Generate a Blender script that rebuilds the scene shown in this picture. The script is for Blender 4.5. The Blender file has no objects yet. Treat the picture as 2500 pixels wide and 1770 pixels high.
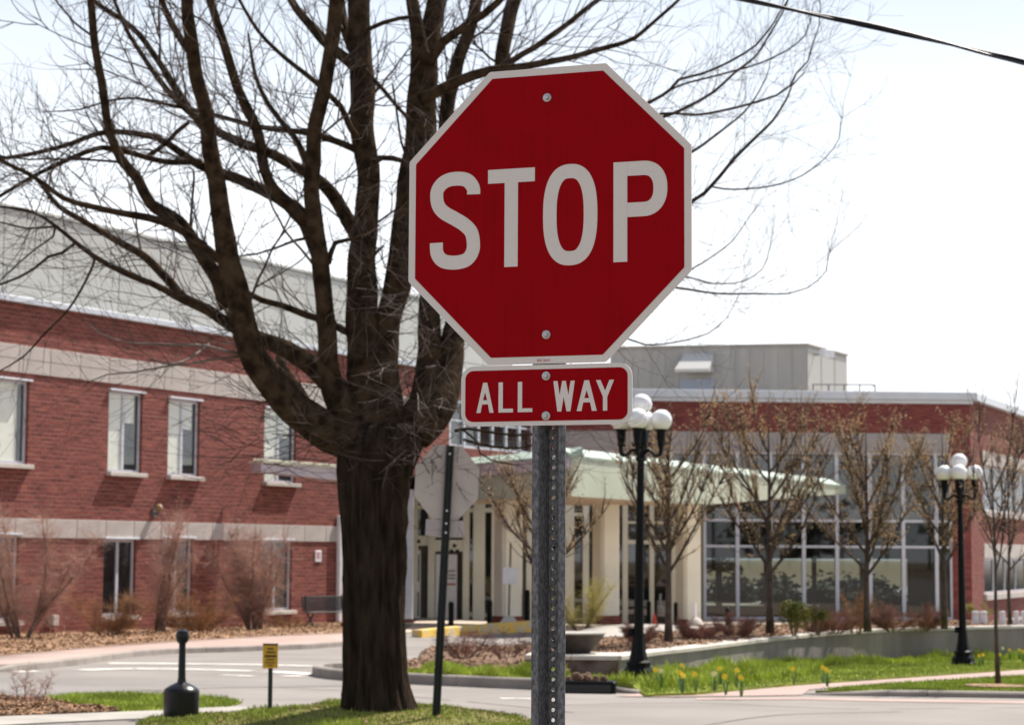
import bpy, bmesh, math, random
from math import sin, cos, pi, radians, sqrt
from mathutils import Vector, Matrix, noise
from mathutils.geometry import tessellate_polygon

random.seed(7)
SC = bpy.context.scene
COL = SC.collection

# ------------------------------------------------------------------ camera
FPX, CX, CY, HORIZ, ROLL, EYE = 5200.0, 1250.0, 885.0, 1350.0, 0.005, 1.7
cam_d = bpy.data.cameras.new("camera")
cam_d.sensor_width = 36.0
cam_d.lens = 36.0 * FPX / 2500.0
cam_d.clip_start, cam_d.clip_end = 0.1, 3000.0
cam_d.dof.use_dof = True
cam_d.dof.focus_distance = 5.4
cam_d.dof.aperture_fstop = 9.5
cam_d.dof.aperture_blades = 7
cam = bpy.data.objects.new("camera", cam_d)
COL.objects.link(cam)
PITCH = math.atan((HORIZ - CY) / FPX)
CAMR = Matrix.Rotation(pi / 2 + PITCH, 3, 'X') @ Matrix.Rotation(ROLL, 3, 'Z')
cam.matrix_world = Matrix.Translation((0, 0, EYE)) @ CAMR.to_4x4()
SC.camera = cam

# ------------------------------------------------------------------ light
SUN_DIR = Vector((0.39, 0.415, 0.825)).normalized()
SUN_EL = math.asin(SUN_DIR.z)
SUN_AZ = math.atan2(SUN_DIR.x, SUN_DIR.y)          # clockwise from +Y
world = bpy.data.worlds.new("World")
SC.world = world
world.use_nodes = True
wn, wl = world.node_tree.nodes, world.node_tree.links
wn.clear()
w_out = wn.new("ShaderNodeOutputWorld")
w_bg = wn.new("ShaderNodeBackground")
w_sky = wn.new("ShaderNodeTexSky")
w_sky.sky_type = 'NISHITA'
w_sky.sun_disc = False
w_sky.sun_elevation = SUN_EL
w_sky.sun_rotation = SUN_AZ
w_sky.altitude = 250.0
w_sky.air_density = 1.0
w_sky.dust_density = 1.2
w_sky.ozone_density = 1.0
w_bg.inputs["Strength"].default_value = 0.068
# thin streaky high cloud mixed over the blue
w_tc = wn.new("ShaderNodeTexCoord")
w_map = wn.new("ShaderNodeMapping")
w_map.inputs["Scale"].default_value = (1.6, 1.6, 7.0)
w_noi = wn.new("ShaderNodeTexNoise")
w_noi.inputs["Scale"].default_value = 1.1
w_noi.inputs["Detail"].default_value = 3.0
w_noi.inputs["Roughness"].default_value = 0.55
w_rmp = wn.new("ShaderNodeValToRGB")
w_rmp.color_ramp.elements[0].position = 0.25
w_rmp.color_ramp.elements[1].position = 0.75
w_mix = wn.new("ShaderNodeMix"); w_mix.data_type = 'RGBA'
w_mix.inputs[7].default_value = (11.6, 12.0, 12.5, 1)
w_mul = wn.new("ShaderNodeMath"); w_mul.operation = 'MULTIPLY'; w_mul.inputs[1].default_value = 0.30
wl.new(w_tc.outputs["Generated"], w_map.inputs["Vector"])
wl.new(w_map.outputs["Vector"], w_noi.inputs["Vector"])
wl.new(w_noi.outputs["Fac"], w_rmp.inputs["Fac"])
wl.new(w_rmp.outputs["Color"], w_mul.inputs[0])
# the haze thickens towards the horizon
w_sep = wn.new("ShaderNodeSeparateXYZ"); w_hz = wn.new("ShaderNodeMapRange")
w_hz.inputs["From Min"].default_value = 0.07; w_hz.inputs["From Max"].default_value = 0.36
w_hz.inputs["To Min"].default_value = 1.0; w_hz.inputs["To Max"].default_value = 0.10
w_max = wn.new("ShaderNodeMath"); w_max.operation = 'ADD'; w_max.use_clamp = True
wl.new(w_tc.outputs["Generated"], w_sep.inputs[0]); wl.new(w_sep.outputs["Z"], w_hz.inputs["Value"])
wl.new(w_mul.outputs[0], w_max.inputs[0]); wl.new(w_hz.outputs["Result"], w_max.inputs[1])
w_sub = wn.new("ShaderNodeMath"); w_sub.operation = 'MULTIPLY_ADD'; w_sub.inputs[1].default_value = 1.0; w_sub.inputs[2].default_value = -0.06; w_sub.use_clamp = True
wl.new(w_max.outputs[0], w_sub.inputs[0])
w_max.use_clamp = False
wl.new(w_sub.outputs[0], w_mix.inputs[0])
wl.new(w_sky.outputs["Color"], w_mix.inputs[6])
wl.new(w_mix.outputs[2], w_bg.inputs["Color"])
wl.new(w_bg.outputs["Background"], w_out.inputs["Surface"])

sun_d = bpy.data.lights.new("sun", 'SUN')
sun_d.energy = 5.0
sun_d.angle = radians(0.53)
sun_d.color = (1.0, 0.95, 0.87)
sun = bpy.data.objects.new("sun", sun_d)
COL.objects.link(sun)
sun.rotation_euler = SUN_DIR.to_track_quat('Z', 'Y').to_euler()
sun.location = (20, 30, 60)

SC.view_settings.view_transform = 'Standard'
SC.view_settings.look = 'None'
SC.view_settings.exposure = 0.76
SC.view_settings.gamma = 1.0
SC.view_settings.use_curve_mapping = False
try:
    SC.cycles.use_denoising = True
    SC.cycles.max_bounces = 6
    SC.cycles.transparent_max_bounces = 4
    SC.cycles.caustics_reflective = False
    SC.cycles.caustics_refractive = False
except Exception:
    pass

# ------------------------------------------------------------------ projection helpers
K = 2500.0 / 2294.0       # a display pixel of the 2294-wide view, in full pixels

def ray(x, y):
    d = CAMR @ Vector(((x - CX) / FPX, -(y - CY) / FPX, -1.0))
    return d / d.y

def at(x, y, Y):
    d = ray(x, y)
    return Vector((d.x * Y, Y, EYE + d.z * Y))

def lerp(a, b, t): return a + (b - a) * t

def prof(pts, v):
    if v <= pts[0][0]: return pts[0][1]
    for (a, za), (b, zb) in zip(pts, pts[1:]):
        if v <= b: return lerp(za, zb, (v - a) / (b - a))
    return pts[-1][1]

PR = [(23.4, 0), (48, -0.72), (72, -0.76), (92, -1.12)]
PL = [(23.4, 0), (48, -0.45), (66, -0.60), (92, -0.75)]

def G(x, Y):
    t = min(1, max(0, (x + 5) / 8)); t = t * t * (3 - 2 * t)
    return lerp(prof(PL, Y), prof(PR, Y), t)

def hit(x, y, up=0.0):
    """where the view ray of a pixel meets the ground (raised by up)"""
    d = ray(x, y)
    a, b = 8.0, 9.0
    while b < 140 and EYE + d.z * b > G(d.x * b, b) + up:
        a = b; b += 0.5
    for _ in range(30):
        m = (a + b) / 2
        if EYE + d.z * m > G(d.x * m, m) + up: a = m
        else: b = m
    return Vector((d.x * b, b, EYE + d.z * b))

# ------------------------------------------------------------------ object helpers
MATRIX = {}

def tag(o, label=None, cat=None, group=None, kind=None):
    if label: o["label"] = label
    if cat: o["category"] = cat
    if group: o["group"] = group
    if kind: o["kind"] = kind
    return o

def thing(name, loc, label=None, cat=None, group=None, rz=0.0, kind=None):
    o = bpy.data.objects.new(name, None)
    o.empty_display_size = 0.2
    o.location = loc
    o.rotation_euler = (0, 0, rz)
    COL.objects.link(o)
    MATRIX[o.name] = Matrix.Translation(loc) @ Matrix.Rotation(rz, 4, 'Z')
    return tag(o, label, cat, group, kind)

class MB:
    def __init__(s): s.v = []; s.f = []
    def add(s, vs, fs):
        n = len(s.v); s.v.extend(vs); s.f.extend([tuple(i + n for i in f) for f in fs])
    def quad(s, a, b, c, d): s.add([a, b, c, d], [(0, 1, 2, 3)])
    def box(s, x0, x1, y0, y1, z0, z1):
        s.add([(x0, y0, z0), (x1, y0, z0), (x1, y1, z0), (x0, y1, z0), (x0, y0, z1), (x1, y0, z1), (x1, y1, z1), (x0, y1, z1)],
              [(0, 3, 2, 1), (4, 5, 6, 7), (0, 1, 5, 4), (1, 2, 6, 5), (2, 3, 7, 6), (3, 0, 4, 7)])
    def bbox(s, x0, x1, y0, y1, z0, z1, b):
        """box with chamfered vertical and top edges"""
        r = [(x0 + b, y0), (x1 - b, y0), (x1, y0 + b), (x1, y1 - b), (x1 - b, y1), (x0 + b, y1), (x0, y1 - b), (x0, y0 + b)]
        cx, cy = (x0 + x1) / 2, (y0 + y1) / 2
        q = [(x + (b if x < cx else -b) * .7, y + (b if y < cy else -b) * .7) for x, y in r]
        vs = [(x, y, z0) for x, y in r] + [(x, y, z1 - b) for x, y in r] + [(x, y, z1) for x, y in q]
        fs = [tuple(range(7, -1, -1)), tuple(range(16, 24))]
        for k in range(8):
            j = (k + 1) % 8
            fs += [(k, j, 8 + j, 8 + k), (8 + k, 8 + j, 16 + j, 16 + k)]
        s.add(vs, fs)
    def prism(s, poly, y0, y1, axis='y'):
        """polygon in (x, z), extruded along y (or (x, y) along z)"""
        n = len(poly)
        if axis == 'y': vs = [(p[0], y0, p[1]) for p in poly] + [(p[0], y1, p[1]) for p in poly]
        else: vs = [(p[0], p[1], y0) for p in poly] + [(p[0], p[1], y1) for p in poly]
        fs = [tuple(range(n)), tuple(range(2 * n - 1, n - 1, -1))]
        fs += [((i + 1) % n, i, n + i, n + (i + 1) % n) for i in range(n)]
        s.add(vs, fs)
    def poly(s, poly, y):
        s.add([(p[0], y, p[1]) for p in poly], [tuple(range(len(poly)))])
    def ribbon(s, pts, w, y, closed=False):
        n = len(pts); vs = []
        for i in range(n):
            a = pts[(i - 1) % n] if (closed or i > 0) else pts[i]
            b = pts[(i + 1) % n] if (closed or i < n - 1) else pts[i]
            dx, dz = b[0] - a[0], b[1] - a[1]; l = sqrt(dx * dx + dz * dz) or 1
            nx, nz = -dz / l * w / 2, dx / l * w / 2
            vs += [(pts[i][0] + nx, y, pts[i][1] + nz), (pts[i][0] - nx, y, pts[i][1] - nz)]
        m = n if closed else n - 1
        s.add(vs, [(2 * i, 2 * i + 1, 2 * ((i + 1) % n) + 1, 2 * ((i + 1) % n)) for i in range(m)])
    def tube(s, pts, rad, n=8, cap=True, wob=0.0, sd=0.0):
        pts = [Vector(p) for p in pts]
        if len(pts) < 2: return
        t0 = (pts[1] - pts[0]).normalized()
        u = t0.orthogonal().normalized()
        vs = []; L = 0
        for i, p in enumerate(pts):
            t = ((pts[min(i + 1, len(pts) - 1)] - pts[max(i - 1, 0)])).normalized()
            u = (u - t * u.dot(t))
            u = u.normalized() if u.length > 1e-6 else t.orthogonal().normalized()
            w = t.cross(u)
            r = rad[i] if hasattr(rad, '__len__') else rad
            for k in range(n):
                a = 2 * pi * k / n
                rr = r
                if wob: rr = r * (1 + wob * noise.noise(Vector((cos(a) * 1.3, sin(a) * 1.3, i * 0.35 + sd))))
                vs.append(tuple(p + u * (cos(a) * rr) + w * (sin(a) * rr)))
        fs = []
        for i in range(len(pts) - 1):
            for k in range(n):
                j = (k + 1) % n
                fs.append((i * n + k, i * n + j, (i + 1) * n + j, (i + 1) * n + k))
        if cap:
            fs.append(tuple(range(n - 1, -1, -1)))
            b = (len(pts) - 1) * n
            fs.append(tuple(b + k for k in range(n)))
        s.add(vs, fs)
    def lathe(s, prf, c=(0, 0, 0), n=16, sx=1.0, sy=1.0):
        vs = []
        for r, z in prf:
            for k in range(n):
                a = 2 * pi * k / n
                vs.append((c[0] + cos(a) * r * sx, c[1] + sin(a) * r * sy, c[2] + z))
        fs = []
        for i in range(len(prf) - 1):
            for k in range(n):
                j = (k + 1) % n
                fs.append((i * n + k, i * n + j, (i + 1) * n + j, (i + 1) * n + k))
        fs.append(tuple(range(n - 1, -1, -1)))
        b = (len(prf) - 1) * n
        fs.append(tuple(b + k for k in range(n)))
        s.add(vs, fs)
    def ball(s, c, r, n=16, m=10, sz=1.0):
        s.lathe([(max(1e-4, r * sin(pi * i / m)), -r * sz * cos(pi * i / m)) for i in range(m + 1)], c, n)
    def xf(s, M):
        s.v = [tuple(M @ Vector(v)) for v in s.v]; return s
    def build(s, name, mat, parent=None, local=True, smooth=False, kind=None, label=None):
        me = bpy.data.meshes.new(name)
        vs = s.v
        if parent is not None and not local:
            I = MATRIX[parent.name].inverted(); vs = [tuple(I @ Vector(v)) for v in vs]
        me.from_pydata(vs, [], s.f)
        if mat is not None: me.materials.append(mat)
        if smooth is True:
            for p in me.polygons: p.use_smooth = True
        o = bpy.data.objects.new(name, me)
        COL.objects.link(o)
        if smooth == 'auto':
            try: me.set_sharp_from_angle(angle=radians(38))
            except Exception: pass
            for p in me.polygons: p.use_smooth = True
        if parent is not None:
            o.parent = parent
            MATRIX[o.name] = MATRIX[parent.name].copy()
        else:
            MATRIX[o.name] = Matrix.Identity(4)
        if kind: o["kind"] = kind
        if label: o["label"] = label
        return o

def fix_normals(o):
    bm = bmesh.new(); bm.from_mesh(o.data)
    bmesh.ops.recalc_face_normals(bm, faces=bm.faces)
    bm.to_mesh(o.data); bm.free()
    return o

def copy_thing(root, loc, rz=None, label=None):
    r = root.copy(); COL.objects.link(r); r.location = loc
    if rz is not None: r.rotation_euler = (0, 0, rz)
    if label: r["label"] = label
    MATRIX[r.name] = Matrix.Translation(loc) @ Matrix.Rotation(r.rotation_euler[2], 4, 'Z')
    for ch in list(root.children):
        c = ch.copy(); COL.objects.link(c); c.parent = r
        MATRIX[c.name] = MATRIX[r.name]
        for g in list(ch.children):
            d = g.copy(); COL.objects.link(d); d.parent = c
    return r

def smooth_path(pts, rads, step=0.12):
    """Catmull-Rom through 3D points, resampled; radii interpolated"""
    P = [Vector(p) for p in pts]; out = []; R = []
    for i in range(len(P) - 1):
        p0, p1, p2, p3 = P[max(i - 1, 0)], P[i], P[i + 1], P[min(i + 2, len(P) - 1)]
        n = max(1, int((p2 - p1).length / step))
        for k in range(n):
            t = k / n
            out.append(0.5 * ((2 * p1) + (p2 - p0) * t + (2 * p0 - 5 * p1 + 4 * p2 - p3) * t * t + (3 * p1 - p0 - 3 * p2 + p3) * t ** 3))
            R.append(lerp(rads[i], rads[i + 1], t))
    out.append(P[-1]); R.append(rads[-1])
    return out, R

# ------------------------------------------------------------------ materials
MATS = {}
def mat(name, col, rough=0.7, var=0.0, scale=8.0, bump=0.0, bscale=30.0, metal=0.0, spec=0.5, stretch=(1, 1, 1), col2=None, ior=None,
        detail=5.0, lo=0.35, hi=0.65, coat=0.0):
    m = bpy.data.materials.new(name); m.use_nodes = True
    nt = m.node_tree; b = nt.nodes["Principled BSDF"]
    b.inputs["Roughness"].default_value = rough
    b.inputs["Metallic"].default_value = metal
    b.inputs["Specular IOR Level"].default_value = spec
    if ior: b.inputs["IOR"].default_value = ior
    if coat: b.inputs["Coat Weight"].default_value = coat
    c1 = (col[0], col[1], col[2], 1)
    if var or col2 or bump:
        tc = nt.nodes.new("ShaderNodeTexCoord")
        mp = nt.nodes.new("ShaderNodeMapping"); mp.inputs["Scale"].default_value = stretch
        nt.links.new(tc.outputs["Object"], mp.inputs["Vector"])
    if var or col2:
        n = nt.nodes.new("ShaderNodeTexNoise"); n.inputs["Scale"].default_value = scale; n.inputs["Detail"].default_value = detail
        nt.links.new(mp.outputs["Vector"], n.inputs["Vector"])
        r = nt.nodes.new("ShaderNodeValToRGB")
        r.color_ramp.elements[0].position = lo; r.color_ramp.elements[1].position = hi
        if col2: a, z = c1, (col2[0], col2[1], col2[2], 1)
        else:
            a = tuple(min(1, max(0, c * (1 - var))) for c in col) + (1,)
            z = tuple(min(1, max(0, c * (1 + var))) for c in col) + (1,)
        r.color_ramp.elements[0].color = a; r.color_ramp.elements[1].color = z
        nt.links.new(n.outputs["Fac"], r.inputs["Fac"])
        nt.links.new(r.outputs["Color"], b.inputs["Base Color"])
    else:
        b.inputs["Base Color"].default_value = c1
    if bump:
        n2 = nt.nodes.new("ShaderNodeTexNoise"); n2.inputs["Scale"].default_value = bscale; n2.inputs["Detail"].default_value = 6
        nt.links.new(mp.outputs["Vector"], n2.inputs["Vector"])
        bp = nt.nodes.new("ShaderNodeBump"); bp.inputs["Strength"].default_value = bump; bp.inputs["Distance"].default_value = 0.02
        nt.links.new(n2.outputs["Fac"], bp.inputs["Height"])
        nt.links.new(bp.outputs["Normal"], b.inputs["Normal"])
    MATS[name] = m
    return m

def brick_mat(name, c1, c2, mortar, sc=1.0):
    """running-bond brick on a wall whose object axes are x along, z up"""
    m = bpy.data.materials.new(name); m.use_nodes = True
    nt = m.node_tree; N = nt.nodes; L = nt.links; b = N["Principled BSDF"]
    b.inputs["Roughness"].default_value = 0.85
    b.inputs["Specular IOR Level"].default_value = 0.25
    tc = N.new("ShaderNodeTexCoord"); sp = N.new("ShaderNodeSeparateXYZ"); cb = N.new("ShaderNodeCombineXYZ")
    ad = N.new("ShaderNodeMath"); ad.operation = 'ADD'
    L.new(tc.outputs["Object"], sp.inputs[0])
    L.new(sp.outputs["X"], ad.inputs[0]); L.new(sp.outputs["Y"], ad.inputs[1])
    L.new(ad.outputs[0], cb.inputs[0]); L.new(sp.outputs["Z"], cb.inputs[1])
    bt = N.new("ShaderNodeTexBrick")
    bt.inputs["Scale"].default_value = 1.0 / sc
    bt.inputs["Brick Width"].default_value = 0.30
    bt.inputs["Row Height"].default_value = 0.115
    bt.inputs["Mortar Size"].default_value = 0.010
    bt.inputs["Mortar Smooth"].default_value = 0.3
    bt.inputs["Bias"].default_value = -0.1
    bt.inputs["Color1"].default_value = (*c1, 1); bt.inputs["Color2"].default_value = (*c2, 1)
    bt.inputs["Mortar"].default_value = (*mortar, 1)
    L.new(cb.outputs[0], bt.inputs["Vector"])
    mp = N.new("ShaderNodeMapping"); mp.inputs["Scale"].default_value = (1.2, 15.0, 1)
    L.new(cb.outputs[0], mp.inputs["Vector"])
    no = N.new("ShaderNodeTexNoise"); no.inputs["Scale"].default_value = 1.3; no.inputs["Detail"].default_value = 6
    L.new(mp.outputs[0], no.inputs["Vector"])
    rp = N.new("ShaderNodeValToRGB")
    rp.color_ramp.elements[0].position = 0.36; rp.color_ramp.elements[0].color = (0.60, 0.58, 0.60, 1)
    rp.color_ramp.elements[1].position = 0.62; rp.color_ramp.elements[1].color = (1.22, 1.16, 1.15, 1)
    L.new(no.outputs["Fac"], rp.inputs["Fac"])
    mx = N.new("ShaderNodeMix"); mx.data_type = 'RGBA'; mx.blend_type = 'MULTIPLY'; mx.inputs[0].default_value = 1.0
    L.new(bt.outputs["Color"], mx.inputs[6]); L.new(rp.outputs["Color"], mx.inputs[7])
    L.new(mx.outputs[2], b.inputs["Base Color"])
    bp = N.new("ShaderNodeBump"); bp.inputs["Strength"].default_value = 0.25; bp.inputs["Distance"].default_value = 0.008; bp.invert = True
    L.new(bt.outputs["Fac"], bp.inputs["Height"]); L.new(bp.outputs["Normal"], b.inputs["Normal"])
    MATS[name] = m
    return m

brick_l = brick_mat("brick_red", (0.232, 0.069, 0.050), (0.160, 0.044, 0.036), (0.24, 0.14, 0.12))
brick_r = brick_mat("brick_red_shaded", (0.215, 0.058, 0.050), (0.165, 0.042, 0.040), (0.16, 0.075, 0.068))  # darker copy of the brick: the front's shade is in the colour
M_ = {}
def m(k, *a, **kw): M_[k] = mat(k, *a, **kw); return M_[k]
m("stone", (0.44, 0.39, 0.355), 0.85, 0.10, 1.5, 0.15, 20)
m("grey_panel", (0.45, 0.445, 0.42), 0.6, 0.05, 0.6)
m("coping_metal", (0.55, 0.575, 0.62), 0.35, 0.04, 2.0, metal=0.0, spec=0.6)
m("white_frame", (0.54, 0.55, 0.60), 0.45, 0.05, 3)
m("cream_fascia", (0.40, 0.43, 0.335), 0.65, 0.07, 0.8)  # dimmer copy of the cream: weaker sun on the fascia put into it
m("cream", (0.78, 0.76, 0.64), 0.6, 0.06, 0.8)  # brighter copy: bounce light around the entrance put into it
m("mint", (0.36, 0.44, 0.37), 0.5, 0.08, 1.2)
m("shaded_fascia", (0.50, 0.43, 0.45), 0.6, 0.05, 1.0)  # pinkish tone stands in for shade on the canopy's left side
m("soffit", (0.46, 0.36, 0.25), 0.7, 0.1, 1.0)
m("glass", (0.014, 0.018, 0.018), 0.02, spec=0.5, ior=1.85)
m("glass_side", (0.012, 0.014, 0.015), 0.12, spec=0.5, ior=1.3)
m("glass_dark", (0.014, 0.016, 0.018), 0.06, spec=0.5, ior=1.6)
m("blind", (0.62, 0.64, 0.56), 0.25, 0.08, 2.0, coat=0.3)
m("blind_grey", (0.17, 0.18, 0.18), 0.3, 0.1, 3, coat=0.3)
m("concrete", (0.34, 0.31, 0.275), 0.9, 0.14, 2.0, 0.2, 30)
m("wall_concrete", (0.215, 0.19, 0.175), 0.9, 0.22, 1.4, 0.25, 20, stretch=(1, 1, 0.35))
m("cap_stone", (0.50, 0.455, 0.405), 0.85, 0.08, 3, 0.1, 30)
m("kerb_concrete", (0.25, 0.215, 0.19), 0.9, 0.15, 2.5, 0.2, 30)
m("asphalt", (0.215, 0.191, 0.173), 0.95, 0.12, 0.5, 0.12, 60)
m("asphalt_worn", (0.195, 0.175, 0.163), 0.95, 0.12, 0.4, 0.12, 60)
m("paving_pink", (0.36, 0.255, 0.22), 0.9, 0.10, 1.0, 0.1, 40)
m("paving_tan", (0.46, 0.375, 0.30), 0.9, 0.10, 1.0, 0.1, 40)
m("marking_white", (0.66, 0.63, 0.58), 0.8, 0.22, 3.0)
m("marking_yellow", (0.66, 0.43, 0.09), 0.8, 0.30, 4.0)
m("earth", (0.17, 0.125, 0.07), 0.95, 0.3, 1.5)
m("lawn", (0.195, 0.228, 0.038), 0.95, 0.28, 2.2, 0.6, 45, spec=0.1)
m("lawn_dry", (0.13, 0.135, 0.035), 0.95, 0.4, 5.0, 0.8, 40, col2=(0.23, 0.20, 0.075), spec=0.1)
m("leafy_green", (0.36, 0.42, 0.065), 0.6, 0.35, 2.4, spec=0.2)
m("grass_blade", (0.29, 0.345, 0.055), 0.6, 0.35, 1.4, spec=0.2)
m("grass_dry", (0.20, 0.185, 0.06), 0.7, 0.4, 3, spec=0.2)
m("mulch", (0.16, 0.092, 0.055), 0.95, 0.35, 5.0, 0.8, 25)
m("mulch_chip", (0.25, 0.145, 0.085), 0.9, 0.5, 7.0)
m("leaf_litter", (0.27, 0.155, 0.085), 0.9, 0.45, 6.0)
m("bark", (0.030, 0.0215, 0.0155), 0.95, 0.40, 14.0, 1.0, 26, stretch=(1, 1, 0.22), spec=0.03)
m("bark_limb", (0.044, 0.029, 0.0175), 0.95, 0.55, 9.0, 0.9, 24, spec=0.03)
m("twig", (0.060, 0.043, 0.036), 0.8, 0.4, 3.0, spec=0.15)
m("twig_sunlit", (0.17, 0.125, 0.105), 0.7, 0.3, 3.0, spec=0.3)  # paler copy of the twig colour, standing in for sunlight on it
m("shrub_twig", (0.40, 0.25, 0.20), 0.8, 0.35, 2.0, spec=0.2)
m("shrub_stem", (0.16, 0.11, 0.085), 0.85, 0.3, 3.0, spec=0.2)
m("bark_young", (0.060, 0.040, 0.033), 0.9, 0.4, 6.0, 0.4, 30)
m("bud", (0.56, 0.41, 0.25), 0.8, 0.45, 1.3, spec=0.2)
m("red_twig", (0.20, 0.085, 0.06), 0.8, 0.4, 2.0)
m("dry_stalk", (0.30, 0.16, 0.075), 0.85, 0.45, 2.0)
m("bush_leaf", (0.115, 0.135, 0.022), 0.6, 0.5, 2.6, col2=(0.26, 0.22, 0.04), spec=0.3)
m("forsythia", (0.40, 0.34, 0.08), 0.6, 0.4, 3.0)
m("daff_yellow", (0.86, 0.66, 0.03), 0.6, 0.1, 20)
m("daff_orange", (0.85, 0.50, 0.015), 0.6)
m("daff_white", (0.75, 0.74, 0.62), 0.6)
m("daff_leaf", (0.075, 0.16, 0.035), 0.6, 0.3, 8)
m("black_iron", (0.004, 0.004, 0.005), 0.45, 0.2, 6, spec=0.12)
m("black_plastic", (0.007, 0.008, 0.011), 0.30, 0.15, 4, spec=0.28)
m("globe", (0.80, 0.795, 0.80), 0.22, spec=0.5)
m("bench_green", (0.030, 0.038, 0.037), 0.5, 0.2, 4)
m("cone_orange", (0.70, 0.060, 0.022), 0.5)
m("green_post", (0.012, 0.016, 0.013), 0.6, 0.3, 12, 0.1, 60)
m("alu_back", (0.46, 0.40, 0.36), 0.6, 0.05, 5.0, metal=0.0, spec=0.15)
m("sign_yellow", (0.62, 0.34, 0.012), 0.5, 0.1, 8)
m("ink", (0.012, 0.012, 0.012), 0.6)
m("ink_red", (0.45, 0.03, 0.03), 0.6)
m("band_concrete_shaded", (0.31, 0.285, 0.28), 0.85, 0.08, 1.2)  # darker than the other stone: shade of the front is in the colour
m("sign_white", (0.72, 0.68, 0.655), 0.5, 0.025, 260, 0.0, spec=0.15)
m("galv", (0.145, 0.148, 0.160), 0.55, 0.42, 170, 0.25, 160, metal=0.25, spec=0.3, stretch=(1, 1, 0.5), lo=0.38, hi=0.66)
m("bolt_steel", (0.46, 0.45, 0.45), 0.35, 0.12, 150, metal=0.6)
m("cable", (0.008, 0.009, 0.014), 0.5, spec=.2)
m("metal_rail", (0.10, 0.10, 0.11), 0.5)
m("white_paint", (0.72, 0.72, 0.75), 0.5, 0.05, 5)

def clear_glass():
    """window glass one sees through: clear with a Fresnel mirror on top"""
    mm = bpy.data.materials.new("clear_glass"); mm.use_nodes = True
    N = mm.node_tree.nodes; L = mm.node_tree.links; N.clear()
    o = N.new("ShaderNodeOutputMaterial"); t = N.new("ShaderNodeBsdfTransparent"); t.inputs[0].default_value = (.27, .32, .30, 1)
    g = N.new("ShaderNodeBsdfGlossy"); g.inputs["Roughness"].default_value = .02; f = N.new("ShaderNodeFresnel"); f.inputs[0].default_value = 1.7
    x = N.new("ShaderNodeMixShader"); L.new(f.outputs[0], x.inputs[0]); L.new(t.outputs[0], x.inputs[1]); L.new(g.outputs[0], x.inputs[2]); L.new(x.outputs[0], o.inputs[0])
    M_["clear_glass"] = mm
clear_glass()

def sign_red():
    """retroreflective red sheeting: fine vertical tile lines"""
    mm = bpy.data.materials.new("sign_red"); mm.use_nodes = True
    N = mm.node_tree.nodes; L = mm.node_tree.links; b = N["Principled BSDF"]
    b.inputs["Roughness"].default_value = 0.6; b.inputs["Specular IOR Level"].default_value = 0.06
    tc = N.new("ShaderNodeTexCoord")
    mp = N.new("ShaderNodeMapping"); mp.inputs["Scale"].default_value = (1, 1, 0.02)
    L.new(tc.outputs["Object"], mp.inputs[0])
    no = N.new("ShaderNodeTexNoise"); no.inputs["Scale"].default_value = 120; no.inputs["Detail"].default_value = 3
    L.new(mp.outputs[0], no.inputs["Vector"])
    n2 = N.new("ShaderNodeTexNoise"); n2.inputs["Scale"].default_value = 9; n2.inputs["Detail"].default_value = 4
    L.new(tc.outputs["Object"], n2.inputs["Vector"])
    ad = N.new("ShaderNodeMath"); ad.operation = 'ADD'
    L.new(no.outputs["Fac"], ad.inputs[0]); L.new(n2.outputs["Fac"], ad.inputs[1])
    rp = N.new("ShaderNodeValToRGB")
    rp.color_ramp.elements[0].position = 0.75; rp.color_ramp.elements[0].color = (0.265, 0.0009, 0.0040, 1)
    rp.color_ramp.elements[1].position = 1.25; rp.color_ramp.elements[1].color = (0.305, 0.0011, 0.0052, 1)
    L.new(ad.outputs[0], rp.inputs["Fac"]); L.new(rp.outputs["Color"], b.inputs["Base Color"])
    M_["sign_red"] = mm
sign_red()
# ------------------------------------------------------------------ the ground and its surfaces
def grid_sheet(name, xs, ys, off, mt):
    mb = MB()
    for y in ys:
        for x in xs: mb.v.append((x, y, G(x, y) + off))
    n = len(xs)
    for j in range(len(ys) - 1):
        for i in range(n - 1):
            a = j * n + i
            mb.f.append((a, a + 1, a + n + 1, a + n))
    return tag(mb.build(name, mt, smooth=True), kind="structure")

def frange(a, b, s):
    out = []; v = a
    while v < b - 1e-6: out.append(v); v += s
    return out + [b]

g = grid_sheet("ground", [-500, -200, -80] + frange(-40, 40, 4) + [80, 200, 500], [-300, -100, -30] + frange(0, 120, 4) + [200, 500, 1200], -0.06, M_["earth"])
g["label"] = "bare earth ground reaching out past the buildings"
road = grid_sheet("road", frange(-34, 40, 1), frange(4, 100, 1), 0.0, M_["asphalt"])
road["label"] = "pale worn asphalt road and driveway in the foreground"

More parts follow.
